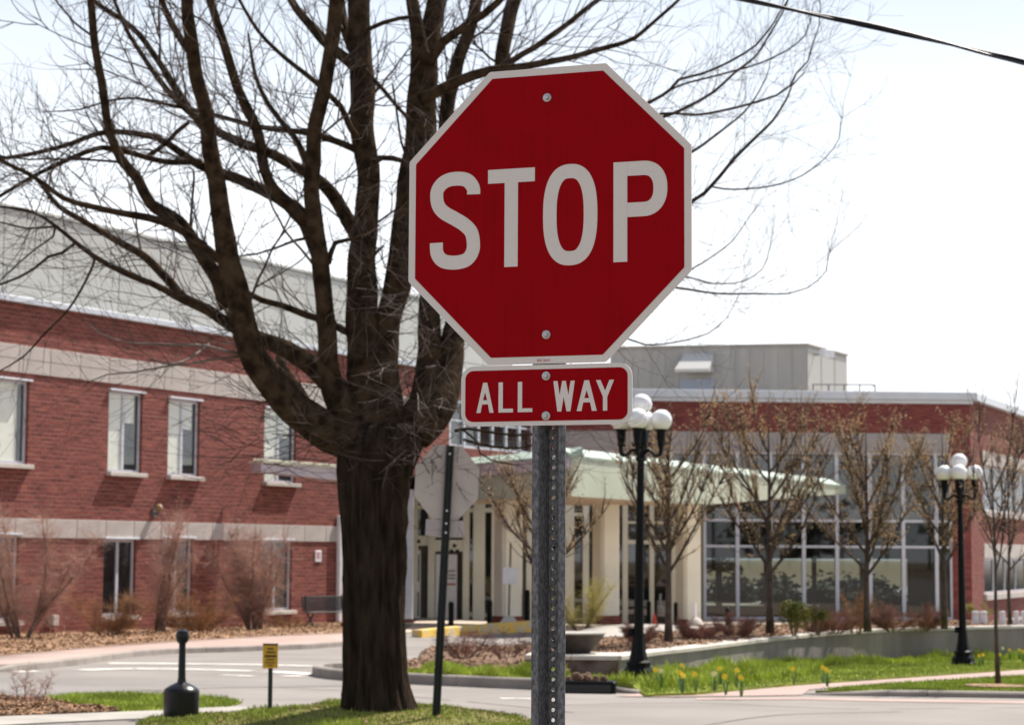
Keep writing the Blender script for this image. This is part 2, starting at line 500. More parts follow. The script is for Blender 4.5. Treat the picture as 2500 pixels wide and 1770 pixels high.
def sheet_xy(name, poly, off, mt, kind="structure", fine=1.2, zf=None, label=None):
    """flat-ish sheet over the terrain from a plan outline"""
    bm = bmesh.new()
    vs = [bm.verts.new((p[0], p[1], 0)) for p in poly]
    f = bm.faces.new(vs)
    if f.normal.z < 0 or sum((poly[i][0] * poly[(i + 1) % len(poly)][1] - poly[(i + 1) % len(poly)][0] * poly[i][1]) for i in range(len(poly))) < 0:
        f.normal_flip()
    bmesh.ops.triangulate(bm, faces=bm.faces[:])
    for _ in range(6):
        es = [e for e in bm.edges if e.calc_length() > fine]
        if not es: break
        bmesh.ops.subdivide_edges(bm, edges=es, cuts=1)
        bmesh.ops.triangulate(bm, faces=[f for f in bm.faces if len(f.verts) > 3])
    for v in bm.verts:
        v.co.z = G(v.co.x, v.co.y) + off + (zf(v.co.x, v.co.y) if zf else 0)
    if off > .02 or zf:
        for e in [e for e in bm.edges if e.is_boundary]:
            a, b = e.verts; c, d = bm.verts.new(a.co - Vector((0, 0, .16))), bm.verts.new(b.co - Vector((0, 0, .16)))
            bm.faces.new((a, b, d, c))
    me = bpy.data.meshes.new(name); bm.to_mesh(me); bm.free()
    me.materials.append(mt)
    for p in me.polygons: p.use_smooth = abs(p.normal.z) > .3
    o = bpy.data.objects.new(name, me); COL.objects.link(o)
    MATRIX[o.name] = Matrix.Identity(4)
    tag(o, label, kind=kind)
    return o

def px_poly(pts, up=0.0):
    return [hit(x, y, up).xy for x, y in pts]

def off_path(pts, d):
    out = []
    for i, p in enumerate(pts):
        a = Vector(pts[max(i - 1, 0)]); b = Vector(pts[min(i + 1, len(pts) - 1)]); t = (b - a).normalized()
        out.append((p[0] - t.y * d, p[1] + t.x * d))
    return out

def inside(p, poly):
    c = False; n = len(poly)
    for i in range(n):
        a, b = poly[i], poly[(i + 1) % n]
        if (a[1] > p[1]) != (b[1] > p[1]) and p[0] < (b[0] - a[0]) * (p[1] - a[1]) / (b[1] - a[1]) + a[0]: c = not c
    return c

def scatter(poly, n, rng):
    xs = [p[0] for p in poly]; ys = [p[1] for p in poly]; out = []; k = 0
    while len(out) < n and k < n * 40:
        k += 1
        p = (rng.uniform(min(xs), max(xs)), rng.uniform(min(ys), max(ys)))
        if inside(p, poly): out.append(p)
    return out

def blades(name, poly, n, h, off, mt, seed, zf=None, w=0.012, label=None, clump=0.0):
    rng = random.Random(seed); mb = MB()
    for x, y in scatter(poly, n, rng):
        hh = h * rng.uniform(0.5, 1.3)
        if clump: hh *= 0.45 + clump * max(0, noise.noise(Vector((x * 1.7, y * 1.1, seed))) + 0.35)
        a = rng.uniform(0, 2 * pi); l = hh * rng.uniform(0.1, 0.7); b = rng.uniform(0, 2 * pi)
        z = G(x, y) + off + (zf(x, y) if zf else 0) - 0.01
        mb.add([(x - cos(a) * w, y - sin(a) * w, z), (x + cos(a) * w, y + sin(a) * w, z),
                (x + cos(b) * l * .5 + cos(a) * w * .6, y + sin(b) * l * .5 + sin(a) * w * .6, z + hh * .65), (x + cos(b) * l, y + sin(b) * l, z + hh)],
               [(0, 1, 2), (0, 2, 3)])
    return tag(mb.build(name, mt), label, kind="stuff")

def chips(name, poly, n, size, off, mt, seed, zf=None, label=None):
    rng = random.Random(seed); mb = MB()
    for x, y in scatter(poly, n, rng):
        s = size * rng.uniform(0.5, 1.5); z = G(x, y) + off + (zf(x, y) if zf else 0) + rng.uniform(0, size * .6)
        R = Matrix.Rotation(rng.uniform(0, 6.3), 3, 'Z') @ Matrix.Rotation(rng.uniform(-.9, .9), 3, 'X') @ Matrix.Rotation(rng.uniform(-.9, .9), 3, 'Y')
        c = Vector((x, y, z))
        q = [(-1, -.5, 0), (0.2, -.6, .25), (1, 0, 0), (.1, .6, .25), (-.8, .4, 0)]
        mb.add([tuple(c + R @ (Vector(p) * s)) for p in q], [(0, 1, 2, 3, 4)])
    return tag(mb.build(name, mt), label, kind="stuff")

def kerb_line(name, pts, w, h, label, piece=1.2, ramp0=False, ramp1=False, into=1, mt=None):
    """a kerb of separate stones along a plan path; into = side (+1 left of travel) the stone's width goes to"""
    root = thing(name, (0, 0, 0), label, kind="structure")
    P = [Vector((p[0], p[1], 0)) for p in pts]
    S, _ = smooth_path(P, [0] * len(P), 0.3)
    L = [0]
    for a, b in zip(S, S[1:]): L.append(L[-1] + (b - a).length)
    def pos(d):
        d = max(0, min(L[-1], d))
        for i in range(len(S) - 1):
            if d <= L[i + 1]:
                t = (d - L[i]) / max(1e-6, L[i + 1] - L[i]); return S[i].lerp(S[i + 1], t), (S[i + 1] - S[i]).normalized()
        return S[-1], (S[-1] - S[-2]).normalized()
    n = max(1, int(L[-1] / piece))
    for k in range(n):
        d0, d1 = L[-1] * k / n + 0.006, L[-1] * (k + 1) / n - 0.006
        mb = MB(); ring = []
        sub = 3
        for j in range(sub + 1):
            d = lerp(d0, d1, j / sub)
            p, t = pos(d); nrm = Vector((-t.y, t.x, 0)) * into
            hh = h
            if ramp0 and d < 1.2: hh = lerp(0.015, h, d / 1.2)
            if ramp1 and d > L[-1] - 1.2: hh = lerp(0.015, h, (L[-1] - d) / 1.2)
            z = G(p.x, p.y)
            a = p; b = p + nrm * w
            ring.append([(a.x, a.y, z - .08), (a.x + nrm.x * .012, a.y + nrm.y * .012, z + hh - .02), (a.x + nrm.x * .035, a.y + nrm.y * .035, z + hh), (b.x, b.y, z + hh), (b.x, b.y, z - .08)])
        vs = [v for r in ring for v in r]; fs = []
        for j in range(sub):
            for q in range(4):
                fs.append((j * 5 + q, j * 5 + q + 1, (j + 1) * 5 + q + 1, (j + 1) * 5 + q))
        fs += [(0, 1, 2, 3, 4), tuple(sub * 5 + q for q in (4, 3, 2, 1, 0))]
        mb.add(vs, fs)
        fix_normals(mb.build("kerb_stone", mt or M_["kerb_concrete"], root))
    return root

def off_path(pts, d):
    out = []
    for i, p in enumerate(pts):
        a = Vector(pts[max(i - 1, 0)]); b = Vector(pts[min(i + 1, len(pts) - 1)]); t = (b - a).normalized()
        out.append((p[0] - t.y * d, p[1] + t.x * d))
    return out

# --- left side of the street
side_top = [(-120, 1617), (0, 1602), (200, 1583), (400, 1567), (600, 1556), (760, 1548), (860, 1546)]
side_bot = [(860, 1570), (760, 1577), (600, 1583), (440, 1588), (330, 1596), (180, 1616), (60, 1628), (-120, 1640)]
kb = px_poly([(-60, 1634), (60, 1628), (180, 1616), (330, 1596), (440, 1588), (600, 1583), (760, 1577), (870, 1569)], .06)
lw = px_poly(side_top, .1) + list(reversed(off_path([tuple(p) for p in kb], .15)))
sheet_xy("pavement", lw, 0.11, M_["paving_pink"], label="pink paved footway along the foot of the long brick building")
kb = px_poly([(-60, 1634), (60, 1628), (180, 1616), (330, 1596), (440, 1588), (600, 1583), (760, 1577), (870, 1569)], .06)
kerb_line("kerb", kb, 0.16, 0.12, "grey kerb edging the pink footway by the long brick building", 1.6, ramp0=True, into=1)

# walk, bed and lawn in the left foreground
walk = px_poly([(-60, 1752), (200, 1743), (396, 1735), (580, 1725), (640, 1731), (600, 1741), (488, 1747), (366, 1755), (150, 1764), (-60, 1775)])
sheet_xy("footpath", walk, 0.012, M_["concrete"], label="pale concrete footpath in front of the smoking receptacle", fine=.5)
lawn1 = px_poly([(96, 1706), (180, 1697), (300, 1694), (420, 1697), (540, 1704), (592, 1716), (560, 1727), (396, 1736), (290, 1738), (190, 1724)])
sheet_xy("lawn", lawn1, 0.008, M_["lawn"], label="small wedge of green lawn behind the smoking receptacle", fine=.5)
blades("grass", lawn1, 9000, 0.055, 0.008, M_["grass_blade"], 3, w=.006, label="short green grass of the small lawn behind the receptacle")
bed1 = px_poly([(-80, 1704), (0, 1702), (96, 1706), (190, 1724), (290, 1738), (200, 1743), (-80, 1753)])
def bedz(x, y): return 0.03 * noise.noise(Vector((x * 2, y * 2, 1.0)))
sheet_xy("mulch_bed", bed1, 0.02, M_["mulch"], label="brown leaf covered planting bed at the left edge", fine=.3, zf=bedz)
chips("leaf_litter", bed1, 6500, 0.022, 0.02, M_["leaf_litter"], 5, bedz, label="dry tan leaves scattered over the left planting bed")

# mound under the big tree
mound = px_poly([(330, 1775), (372, 1752), (480, 1746), (560, 1745), (640, 1738), (720, 1729), (830, 1714), (1000, 1722), (1090, 1731), (1190, 1745), (1300, 1768), (1320, 1790), (800, 1830), (330, 1800)])
TREE = hit(925, 1735, .12)
TREE.z = .10
def mz(x, y):
    dx = max(0, abs(x - TREE.x) - .4)
    return 0.13 * math.exp(-((y - TREE.y) / .85) ** 2 - (dx / .95) ** 2) + 0.02 * noise.noise(Vector((x * 1.5, y * 1.5, 3)))
sheet_xy("grass_mound", mound, 0.02, M_["lawn_dry"], label="grassy mound the big bare tree grows from", fine=.25, zf=mz)
blades("grass", mound, 26000, 0.038, 0.02, M_["grass_blade"], 11, mz, .006, "thin patchy green grass on the mound under the big tree", clump=1.6)
blades("grass", mound, 12000, 0.035, 0.02, M_["grass_dry"], 12, mz, .006, "dry straw coloured grass on the mound under the big tree")
chips("leaf_litter", mound, 500, 0.018, 0.02, M_["leaf_litter"], 15, mz, label="few dead leaves lying on the mound under the big tree")

# planting bed along the brick building
bb = px_poly([(-120, 1617), (0, 1602), (200, 1583), (400, 1567), (600, 1556), (760, 1548), (815, 1546)], .1)
# --- painted lines on the left street
def line_strip(name, pts, w, mt, off=0.006, label=None, broken=0.0, seed=1):
    rng = random.Random(seed)
    P = px_poly(pts); P3 = [Vector((p[0], p[1], 0)) for p in P]; S, _ = smooth_path(P3, [0] * len(P3), .35); mb = MB()
    for a, b in zip(S, S[1:]):
        if rng.random() < broken: continue
        t = (b - a).normalized(); nrm = Vector((-t.y, t.x, 0)) * w / 2
        q = [a - nrm, b - nrm, b + nrm, a + nrm]
        mb.quad(*[(p.x, p.y, G(p.x, p.y) + off) for p in q])
    return tag(mb.build(name, mt), label, kind="structure")
line_strip("road_marking", [(265, 1619), (450, 1620), (700, 1624), (830, 1627)], 0.42, M_["marking_white"], label="long white painted line across the side street")
line_strip("road_marking", [(-60, 1641), (150, 1637), (330, 1632), (560, 1636), (700, 1641), (766, 1646)], 0.40, M_["marking_white"], label="worn white stop line across the side street mouth", broken=.16, seed=4)
line_strip("road_marking", [(480, 1646), (620, 1650), (740, 1650)], 0.25, M_["marking_white"], label="faded white paint beside the traffic island", broken=.35, seed=8)
sheet_xy("road_patch", px_poly([(-60, 1652), (250, 1656), (620, 1662), (900, 1668), (900, 1675), (560, 1678), (250, 1690), (-60, 1700)]), 0.004, M_["asphalt_worn"], label="slightly darker worn lane of the side street")
line_strip("road_marking", [(1222, 1705), (1262, 1705), (1300, 1706)], 0.22, M_["marking_white"], label="short white painted dash on the road beyond the stop sign post")

for pts in ([(-60, 1676), (300, 1668), (640, 1676), (900, 1688)], [(1300, 1722), (1700, 1716), (2100, 1730), (2600, 1724)], [(1720, 1770), (1900, 1745), (2200, 1736)], [(120, 1660), (420, 1690)], [(1010, 1700), (1180, 1716), (1400, 1738)]):
    line_strip("tar_seam", pts, .045, M_["asphalt_worn"], off=.005, label="thin darker tar seam in the road surface", broken=.12, seed=int(pts[0][1]))
# --- island in the middle with its kerb
isl_front = [(760, 1648), (800, 1657), (870, 1663), (1010, 1670), (1200, 1679), (1400, 1687), (1530, 1692), (1580, 1694)]
k1 = px_poly(isl_front, .0)
kerb_line("kerb", px_poly([(900, 1640), (830, 1640), (780, 1642), (761, 1646), (764, 1651), (785, 1655)], 0) + k1[1:], 0.17, 0.15, "grey kerb along the front of the planted island", 1.5, ramp1=True, into=1)
isl_top = px_poly([(764, 1640), (800, 1632), (900, 1630), (1000, 1634), (1100, 1640), (1200, 1647), (1300, 1652), (1400, 1658), (1480, 1664), (1560, 1682)], .12)
isl_poly = [tuple(p) for p in off_path([tuple(p) for p in k1], .16)][2:-1] + [tuple(p) for p in reversed(isl_top[2:-1])]
def islz(x, y): return 0.02 * noise.noise(Vector((x, y, 5)))
sheet_xy("verge", isl_poly, 0.125, M_["lawn"], label="bright green planted strip on the traffic island", fine=.6, zf=islz)
# mulch mound on the island, left of the planter
mul = px_poly([(945, 1640), (1000, 1612), (1080, 1590), (1180, 1578), (1300, 1572), (1380, 1600), (1390, 1655), (1300, 1652), (1200, 1645), (1100, 1640), (1000, 1638)], .14)
def mulz(x, y):
    c = hit(1210, 1630)
    d = sqrt(((x - c.x) / 2.2) ** 2 + ((y - c.y - 1.5) / 3.2) ** 2)
    return 0.22 * max(0, 1 - d * d) + 0.05 * noise.noise(Vector((x * 2.5, y * 2.5, 9)))
sheet_xy("mulch_bed", mul, 0.13, M_["mulch"], label="heaped brown mulch bed left of the concrete planter", fine=.3, zf=mulz)
chips("mulch", mul, 7000, 0.028, 0.13, M_["mulch_chip"], 21, mulz, label="loose bark chips on the mulch heap of the island")
blades("grass", isl_poly, 15000, 0.09, 0.125, M_["leafy_green"], 23, islz, .011, "bright green groundcover tufts along the island kerb", clump=2.0)

# --- retaining wall: plan line of its front face
WL = [(1512, 1657), (1600, 1651), (1700, 1645), (1850, 1634), (2000, 1625), (2150, 1618), (2300, 1612), (2420, 1608), (2560, 1604)]
wall_pts = [tuple(hit(x, y).xy) for x, y in WL]
CAPZ = 0.045                                         # world height of the cap's top
wroot = thing("retaining_wall", (0, 0, 0), "long low concrete retaining wall with pale cap behind the daffodils", "wall")
SW, _ = smooth_path([Vector((p[0], p[1], 0)) for p in wall_pts], [0] * len(wall_pts), .4)
left_wall = [hit(1376, 1652).xy, hit(1440, 1657).xy]
def wall_run(path, zcap, name, mt, seg, th, z_lo, parent, proud=0.0, gap=0.006):
    L = [0]
    for a, b in zip(path, path[1:]): L.append(L[-1] + (b - a).length)
    def pos(d):
        d = max(0, min(L[-1], d))
        for i in range(len(path) - 1):
            if d <= L[i + 1] + 1e-9:
                t = (d - L[i]) / max(1e-6, L[i + 1] - L[i]); return path[i].lerp(path[i + 1], t), (path[i + 1] - path[i]).normalized()
    n = max(1, round(L[-1] / seg))
    for k in range(n):
        mb = MB(); ring = []; sub = 3
        for j in range(sub + 1):
            d = lerp(L[-1] * k / n + gap, L[-1] * (k + 1) / n - gap, j / sub)
            p, t = pos(d); nr = Vector((-t.y, t.x, 0))
            a = p - nr * proud; b = p + nr * th
            z0 = z_lo if z_lo is not None else G(p.x, p.y) - .15
            ring.append([(a.x, a.y, z0), (a.x, a.y, zcap - .012), (a.x + nr.x * .012, a.y + nr.y * .012, zcap), (b.x, b.y, zcap), (b.x, b.y, z0)])
        fs = []
        for j in range(sub):
            for q in range(5):
                fs.append((j * 5 + q, j * 5 + (q + 1) % 5, (j + 1) * 5 + (q + 1) % 5, (j + 1) * 5 + q))
        fs += [(0, 1, 2, 3, 4), tuple(sub * 5 + q for q in (4, 3, 2, 1, 0))]
        mb.add([v for r in ring for v in r], fs)
        fix_normals(mb.build(name, mt, parent))
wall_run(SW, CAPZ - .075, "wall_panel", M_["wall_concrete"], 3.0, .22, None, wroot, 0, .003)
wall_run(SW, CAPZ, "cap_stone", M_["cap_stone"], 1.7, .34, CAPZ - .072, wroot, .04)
# short return at the left end, stained brown, under the bowl
PE = SW[0]; dl = Vector((-1.0, .12, 0)).normalized()
SL = [PE + dl * (1.55 - i * .31) for i in range(5)] + [PE + dl * .02]
stain = mat("stained_concrete", (0.085, 0.045, 0.030), 0.9, 0.4, 3.0, 0.2, 20, col2=(0.19, 0.15, 0.125))
wall_run(SL, CAPZ - .075, "wall_panel", stain, 1.6, .22, None, wroot, 0, .003)
wall_run(SL, CAPZ + .003, "cap_stone", M_["cap_stone"], .85, 1.1, CAPZ - .072, wroot, .05)

# raised bed behind the wall
bed_front = [(p.x - (0) + .0, p.y + .25) for p in SW[::3]] + [(SW[-1].x, SW[-1].y + .25)]
bed_poly = [(SL[0].x, SL[0].y + .8), (SW[0].x, SW[0].y + 1.0)] + bed_front + [(SW[-1].x + .5, SW[-1].y + 4), (9.5, 53), (7.0, 50.5), (5.2, 48.5), (3.6, 45.5), (2.2, 42.5), (1.0, 40.0)]
def bedflat(x, y): return (CAPZ - .03) - G(x, y) - .003 + .03 * noise.noise(Vector((x * 1.2, y * 1.2, 2))) + max(0, y - SW[0].y - (x - SW[0].x) * 1.43 - 1.5) * 0.012
sheet_xy("mulch_bed", bed_poly, 0, M_["mulch"], label="raised mulch bed with small trees behind the retaining wall", fine=.6, zf=bedflat)
chips("leaf_litter", bed_poly, 9000, 0.027, 0, M_["leaf_litter"], 31, bedflat, label="tan leaf litter strewn over the raised bed behind the wall")

# --- right verge, footway, small lawn, kerb
verge_front = [(1575, 1692), (1700, 1688), (1830, 1676), (1960, 1665), (2100, 1656), (2250, 1646), (2400, 1636), (2560, 1625)]
v1 = px_poly(verge_front, .05) + [(p.x, p.y - .02) for p in reversed(SW[::2])]
def vz(x, y): return 0.02 + 0.015 * noise.noise(Vector((x * 1.1, y, 7)))
sheet_xy("verge", v1, 0.02, M_["lawn"], label="green verge with daffodils in front of the retaining wall", fine=.6, zf=vz)
blades("grass", v1, 24000, 0.05, 0.02, M_["grass_blade"], 41, vz, .010, "mown green grass of the verge in front of the wall")
tuft = [(p.x, p.y - .03) for p in SW[::2]] + [(p.x + .15, p.y - 1.35) for p in reversed(SW[::2])]
blades("groundcover", tuft, 10000, 0.11, 0.03, M_["leafy_green"], 43, vz, .012, "tall bright green leafy tufts growing along the wall foot", clump=1.9)
blades("groundcover", px_poly([(1530, 1662), (1700, 1650), (1850, 1640), (2010, 1632), (2000, 1652), (1860, 1668), (1700, 1682), (1590, 1688)]), 9000, .095, .03, M_["leafy_green"], 47, vz, .014, "clumps of bright green leaves the daffodils stand in", clump=2.2)
walk_r = px_poly([(1500, 1700), (1575, 1692), (1700, 1689), (1830, 1677), (1960, 1666), (2100, 1657), (2250, 1647), (2400, 1637), (2560, 1626),
                  (2560, 1647), (2440, 1652), (2330, 1659), (2200, 1667), (2080, 1675), (1975, 1684), (1958, 1697), (1800, 1700), (1600, 1702)])
sheet_xy("footpath", walk_r, 0.010, M_["paving_pink"], label="pinkish footpath curving along the green verge on the right")
kr = px_poly([(1955, 1695), (1975, 1696), (2050, 1698), (2200, 1700), (2350, 1702), (2600, 1706)])
lawn_r = px_poly([(2010, 1684), (2080, 1676), (2200, 1668), (2330, 1660), (2440, 1653), (2600, 1646)], .06) + list(reversed(off_path([tuple(p) for p in kr[1:]], .2)))
def lr(x, y): return .035 + .008 * noise.noise(Vector((x, y, 4)))
sheet_xy("lawn", lawn_r, 0.02, M_["lawn"], label="narrow green lawn between right footpath and road kerb", fine=.6, zf=lr)
blades("grass", lawn_r, 12000, 0.05, 0.03, M_["grass_blade"], 51, lr, .009, "short green grass between the right footpath and kerb")
kr = px_poly([(1955, 1695), (1975, 1696), (2050, 1698), (2200, 1700), (2350, 1702), (2600, 1706)])
kerb_line("kerb", kr, 0.22, 0.075, "grey road kerb at the lower right edge", 1.6, ramp0=True, into=1)
gut = px_poly([(1700, 1704), (1960, 1702), (2200, 1707), (2600, 1713), (2600, 1719), (2200, 1713), (1960, 1708), (1700, 1708)])
sheet_xy("gutter", gut, 0.006, M_["paving_pink"], label="pinkish concrete gutter strip below the right kerb")

# storm drain inlet in the island kerb
sd = hit(1437, 1693)
dr = thing("storm_drain", (sd.x, sd.y + .10, sd.z), "dark cast iron storm drain inlet set in the island kerb", "drain", rz=radians(-6))
mb = MB(); mb.bbox(-.36, .36, -.05, .24, -.02, .160, .02); mb.build("hood", M_["black_iron"], dr)
mb = MB(); mb.box(-.30, .30, -.056, -.0505, .012, .115); mb.build("opening", M_["ink"], dr)  # black slab standing in for the shaded hollow of the inlet
mb = MB()
for i in range(16):
    a = random.uniform(0, 6.3); r = random.uniform(0, .3)
    mb.ball((-.05 + cos(a) * r, .12 + sin(a) * r * .3, .165 + random.uniform(0, .06)), .05, 6, 4)
mb.build("leaf_debris", M_["mulch"], dr)

# plaza before the entrance, yellow kerb
plaza = [(hit(985, 1545).xy), (hit(1120, 1543).xy), (hit(1300, 1540).xy), (3.0, 58), (7, 62), (13, 68), (22, 74), (24, 89), (10, 89), (0, 88), (-3.4, 82)]
sheet_xy("plaza", plaza, 0.02, M_["paving_tan"], label="tan paved plaza in front of the building entrance")
yk = [hit(1030, 1556).xy, hit(1120, 1551).xy, hit(1220, 1546).xy, hit(1310, 1542).xy]
YK = [Vector((p[0], p[1], 0)) for p in yk]
yroot = thing("kerb", (0, 0, 0), "worn yellow painted kerb before the entrance", kind="structure")
ypaint = mat("worn_yellow", (0.52, 0.44, 0.30), 0.85, 0.0, 2.6, col2=(0.74, 0.47, 0.08), lo=.42, hi=.5)
wall_run(smooth_path(YK, [0] * 4, .4)[0], -0.38, "kerb_stone", ypaint, 1.4, .3, None, yroot)
arc = px_poly([(1395, 1546), (1450, 1530), (1520, 1524), (1600, 1524), (1680, 1528), (1760, 1532), (1860, 1534), (1860, 1539), (1700, 1545), (1560, 1552), (1430, 1556)], .3)
sheet_xy("driveway", arc, 0.31, M_["concrete"], label="pale curved concrete driveway arc behind the raised bed")
# ------------------------------------------------------------------ the long brick building on the left
PX0 = at(-260, 1346, 53.1 / 1.0)          # only for its direction
P0 = Vector((-12.77, 53.1, 0)); DV = Vector((0.456, 0.890, 0)).normalized()
ANG = math.atan2(DV.y, DV.x)
LB = thing("brick_building", (P0.x, P0.y, 0), "long red brick building with pale stone bands and grey panelled top storey on the left", "building", rz=ANG)
def s_of(x):
    d = ray(x, 1350)                       # (d.x*t, t) = P0 + s*DV
    det = d.x * -DV.y + DV.x * 1.0
    t = (P0.x * -DV.y + DV.x * P0.y) / det
    return (t - P0.y) / DV.y
def z_of(x, y):
    Y = P0.y + s_of(x) * DV.y
    return at(x, y, Y).z

ZW = z_of(258, 0)
zc = lambda y: z_of(290, y)                # heights measured in the second window's column
z_cop0, z_cop1 = z_of(0, 735), z_of(0, 720)
z_b1t, z_b1b = z_of(0, 838), z_of(0, 905)
z_b2t, z_b2b = z_of(0, 1264), z_of(0, 1311)
z_base = -0.9
S0, S1 = -14.0, 29.5
wins = []                                   # s0, s1, z0, z1, style
def W(xa, xb, yt, yb, st): wins.append((s_of(xa), s_of(xb), z_of((xa + xb) / 2, yb), z_of((xa + xb) / 2, yt), st))
W(258, 341, 957, 1153, 'up'); W(405, 482, 976, 1162, 'up'); W(641, 719, 1000, 1178, 'up')
dS = wins[0][1] - wins[0][0]
w1 = s_of(61); wins.append((w1 - 3.1, w1, z_of(61, 1134), z_of(61, 932), 'wide'))
W(253, 332, 1316, 1503, 'low'); W(397, 471, 1314, 1495, 'low'); W(637, 713, 1319, 1490, 'low')
w1 = s_of(46); wins.append((w1 - 3.1, w1, z_of(46, 1514), z_of(46, 1306), 'lowwide'))
for zz, st in (((wins[3][2], wins[3][3]), 'up'), ((wins[7][2], wins[7][3]), 'low')):
    for s in (-8.6, -11.6): wins.append((s, s + dS, zz[0], zz[1], st))

def wall_grid(mb, x0, x1, z0, z1, ops, y=0.0, reveal=0.16):
    xs = sorted({x0, x1, *[o[0] for o in ops], *[o[1] for o in ops]}); zs = sorted({z0, z1, *[o[2] for o in ops], *[o[3] for o in ops]})
    for i in range(len(xs) - 1):
        for j in range(len(zs) - 1):
            cx, cz = (xs[i] + xs[i + 1]) / 2, (zs[j] + zs[j + 1]) / 2
            if any(o[0] < cx < o[1] and o[2] < cz < o[3] for o in ops): continue
            mb.quad((xs[i], y, zs[j]), (xs[i + 1], y, zs[j]), (xs[i + 1], y, zs[j + 1]), (xs[i], y, zs[j + 1]))
    for a, b, c, d, *_ in ops:
        e = y + reveal
        mb.quad((a, y, c), (a, e, c), (a, e, d), (a, y, d)); mb.quad((b, y, c), (b, y, d), (b, e, d), (b, e, c))
        mb.quad((a, y, c), (b, y, c), (b, e, c), (a, e, c)); mb.quad((a, y, d), (a, e, d), (b, e, d), (b, y, d))

# upper right: a strip of second floor glazing by the inner corner
gz0, gz1 = z_of(1180, 1098), z_of(1180, 985)
gl = [(s_of(1095), s_of(1330), gz0, gz1)]
mb = MB()
wall_grid(mb, S0, S1, z_base, z_cop0, wins + gl + [(s_of(868), S1 - .02, z_base, z_of(1100, 1168))])
mb.quad((S1, 0, z_base), (S1, 14, z_base), (S1, 14, z_cop0), (S1, 0, z_cop0))
mb.quad((S0, 14, z_base), (S0, 0, z_base), (S0, 0, z_cop0), (S0, 14, z_cop0))
mb.quad((S1, 14, z_base), (S0, 14, z_base), (S0, 14, z_cop0), (S1, 14, z_cop0))
mb.build("wall", brick_l, LB)
mb = MB(); mb.quad((S0, .3, z_cop0 - .05), (S1, .3, z_cop0 - .05), (S1, 14, z_cop0 - .05), (S0, 14, z_cop0 - .05)); mb.build("roof", M_["grey_panel"], LB)
mb = MB(); mb.bbox(S0 - .1, S1 + .1, -.14, .35, z_cop0, z_cop1, .02); mb.build("coping", M_["coping_metal"], LB)
# stone bands of separate panels
def band(zb, zt, wd, a, b, proud=.03, parent=LB, mt=None, name="stone_panel", skip=()):
    x = a; k = 0; me = None
    while x < b - .1:
        w = min(wd, b - x)
        mb = MB(); mb.bbox(0, w - .016, -proud, .02, 0, zt - zb, .008)
        if me is None or abs(w - wd) > 1e-4:
            o = mb.build(name, mt or M_["stone"], parent); o.location = (x, 0, zb)
            if abs(w - wd) < 1e-4: me = o
        else:
            o = me.copy(); COL.objects.link(o); o.location = (x, 0, zb)
        x += w
band((z_b1b + z_b1t) / 2 + .004, z_b1t, 1.22, S0, s_of(1090)); band(z_b1b, (z_b1b + z_b1t) / 2 - .004, 1.22, S0, s_of(1090), .026)
band(z_b2b, z_b2t, 1.22, S0, s_of(828))
# windows
for (a, b, c, d, st) in wins:
    w = b - a; h = d - c
    fr = MB(); f = .075; y0, y1 = .085, .15
    fr.box(0, w, y0, y1, 0, f); fr.box(0, w, y0, y1, h - f, h); fr.box(0, f, y0, y1, f, h - f); fr.box(w - f, w, y0, y1, f, h - f)
    if 'wide' not in st: fr.box(w / 2 - .05, w / 2 + .05, y0, y1, f, h - f)
    win = fr.build("window", M_["white_frame"], LB); win.location = (a, 0, c)
    def sub(mb, n, mt):
        o = mb.build(n, mt, win); return o
    if 'wide' in st: cols = [(f, w - f)]
    else: cols = [(f, w / 2 - .05), (w / 2 + .05, w - f)]
    for i, (p, q) in enumerate(cols):
        g = MB(); g.quad((p, .125, f), (q, .125, f), (q, .125, h - f), (p, .125, h - f)); sub(g, "pane", M_["glass"] if st[0] == 'u' or st == 'wide' else M_["glass_dark"])
    if st in ('up', 'wide'):
        g = MB(); p, q = cols[0]
        g.quad((p + .01, .119, f), (q - (.25 if st == 'wide' else .0), .119, f), (q - (.25 if st == 'wide' else .0), .119, h - f), (p + .01, .119, h - f))
        if st == 'up':
            p, q = cols[1]; g.quad((p, .119, h * .62), (q - .16, .119, h * .62), (q - .16, .119, h - f), (p, .119, h - f))
        sub(g, "blind", M_["blind"])
    sl = MB(); sl.bbox(-.06, w + .10, -.16, .12, -.11, -.005, .012); sub(sl, "sill", M_["cap_stone"])
    li = MB(); li.bbox(-.03, w + .06, -.09, .10, h + .002, h + .05, .01); sub(li, "lintel", M_["coping_metal"])
# second floor glazing strip
a, b, c, d = gl[0]; n = 7; pw = (b - a) / n
for i in range(n):
    fr = MB(); fr.box(0, .14, .02, .12, 0, d - c); fr.box(.14, pw, .05, .12, 0, .1); fr.box(.14, pw, .05, .12, d - c - .1, d - c)
    fr.box(.14, pw, .06, .12, (d - c) * .55, (d - c) * .55 + .06)
    w = fr.build("window", M_["white_frame"], LB); w.location = (a + i * pw, 0, c)
    g = MB(); g.quad((.14, .10, .1), (pw, .10, .1), (pw, .10, d - c - .1), (.14, .10, d - c - .1)); g.build("pane", M_["glass"], w)
# white downpipe
sp = s_of(823); mb = MB(); mb.bbox(sp - .09, sp + .09, -.16, -.01, z_base, z_b2t + .35, .03); mb.build("downpipe", M_["white_paint"], LB)
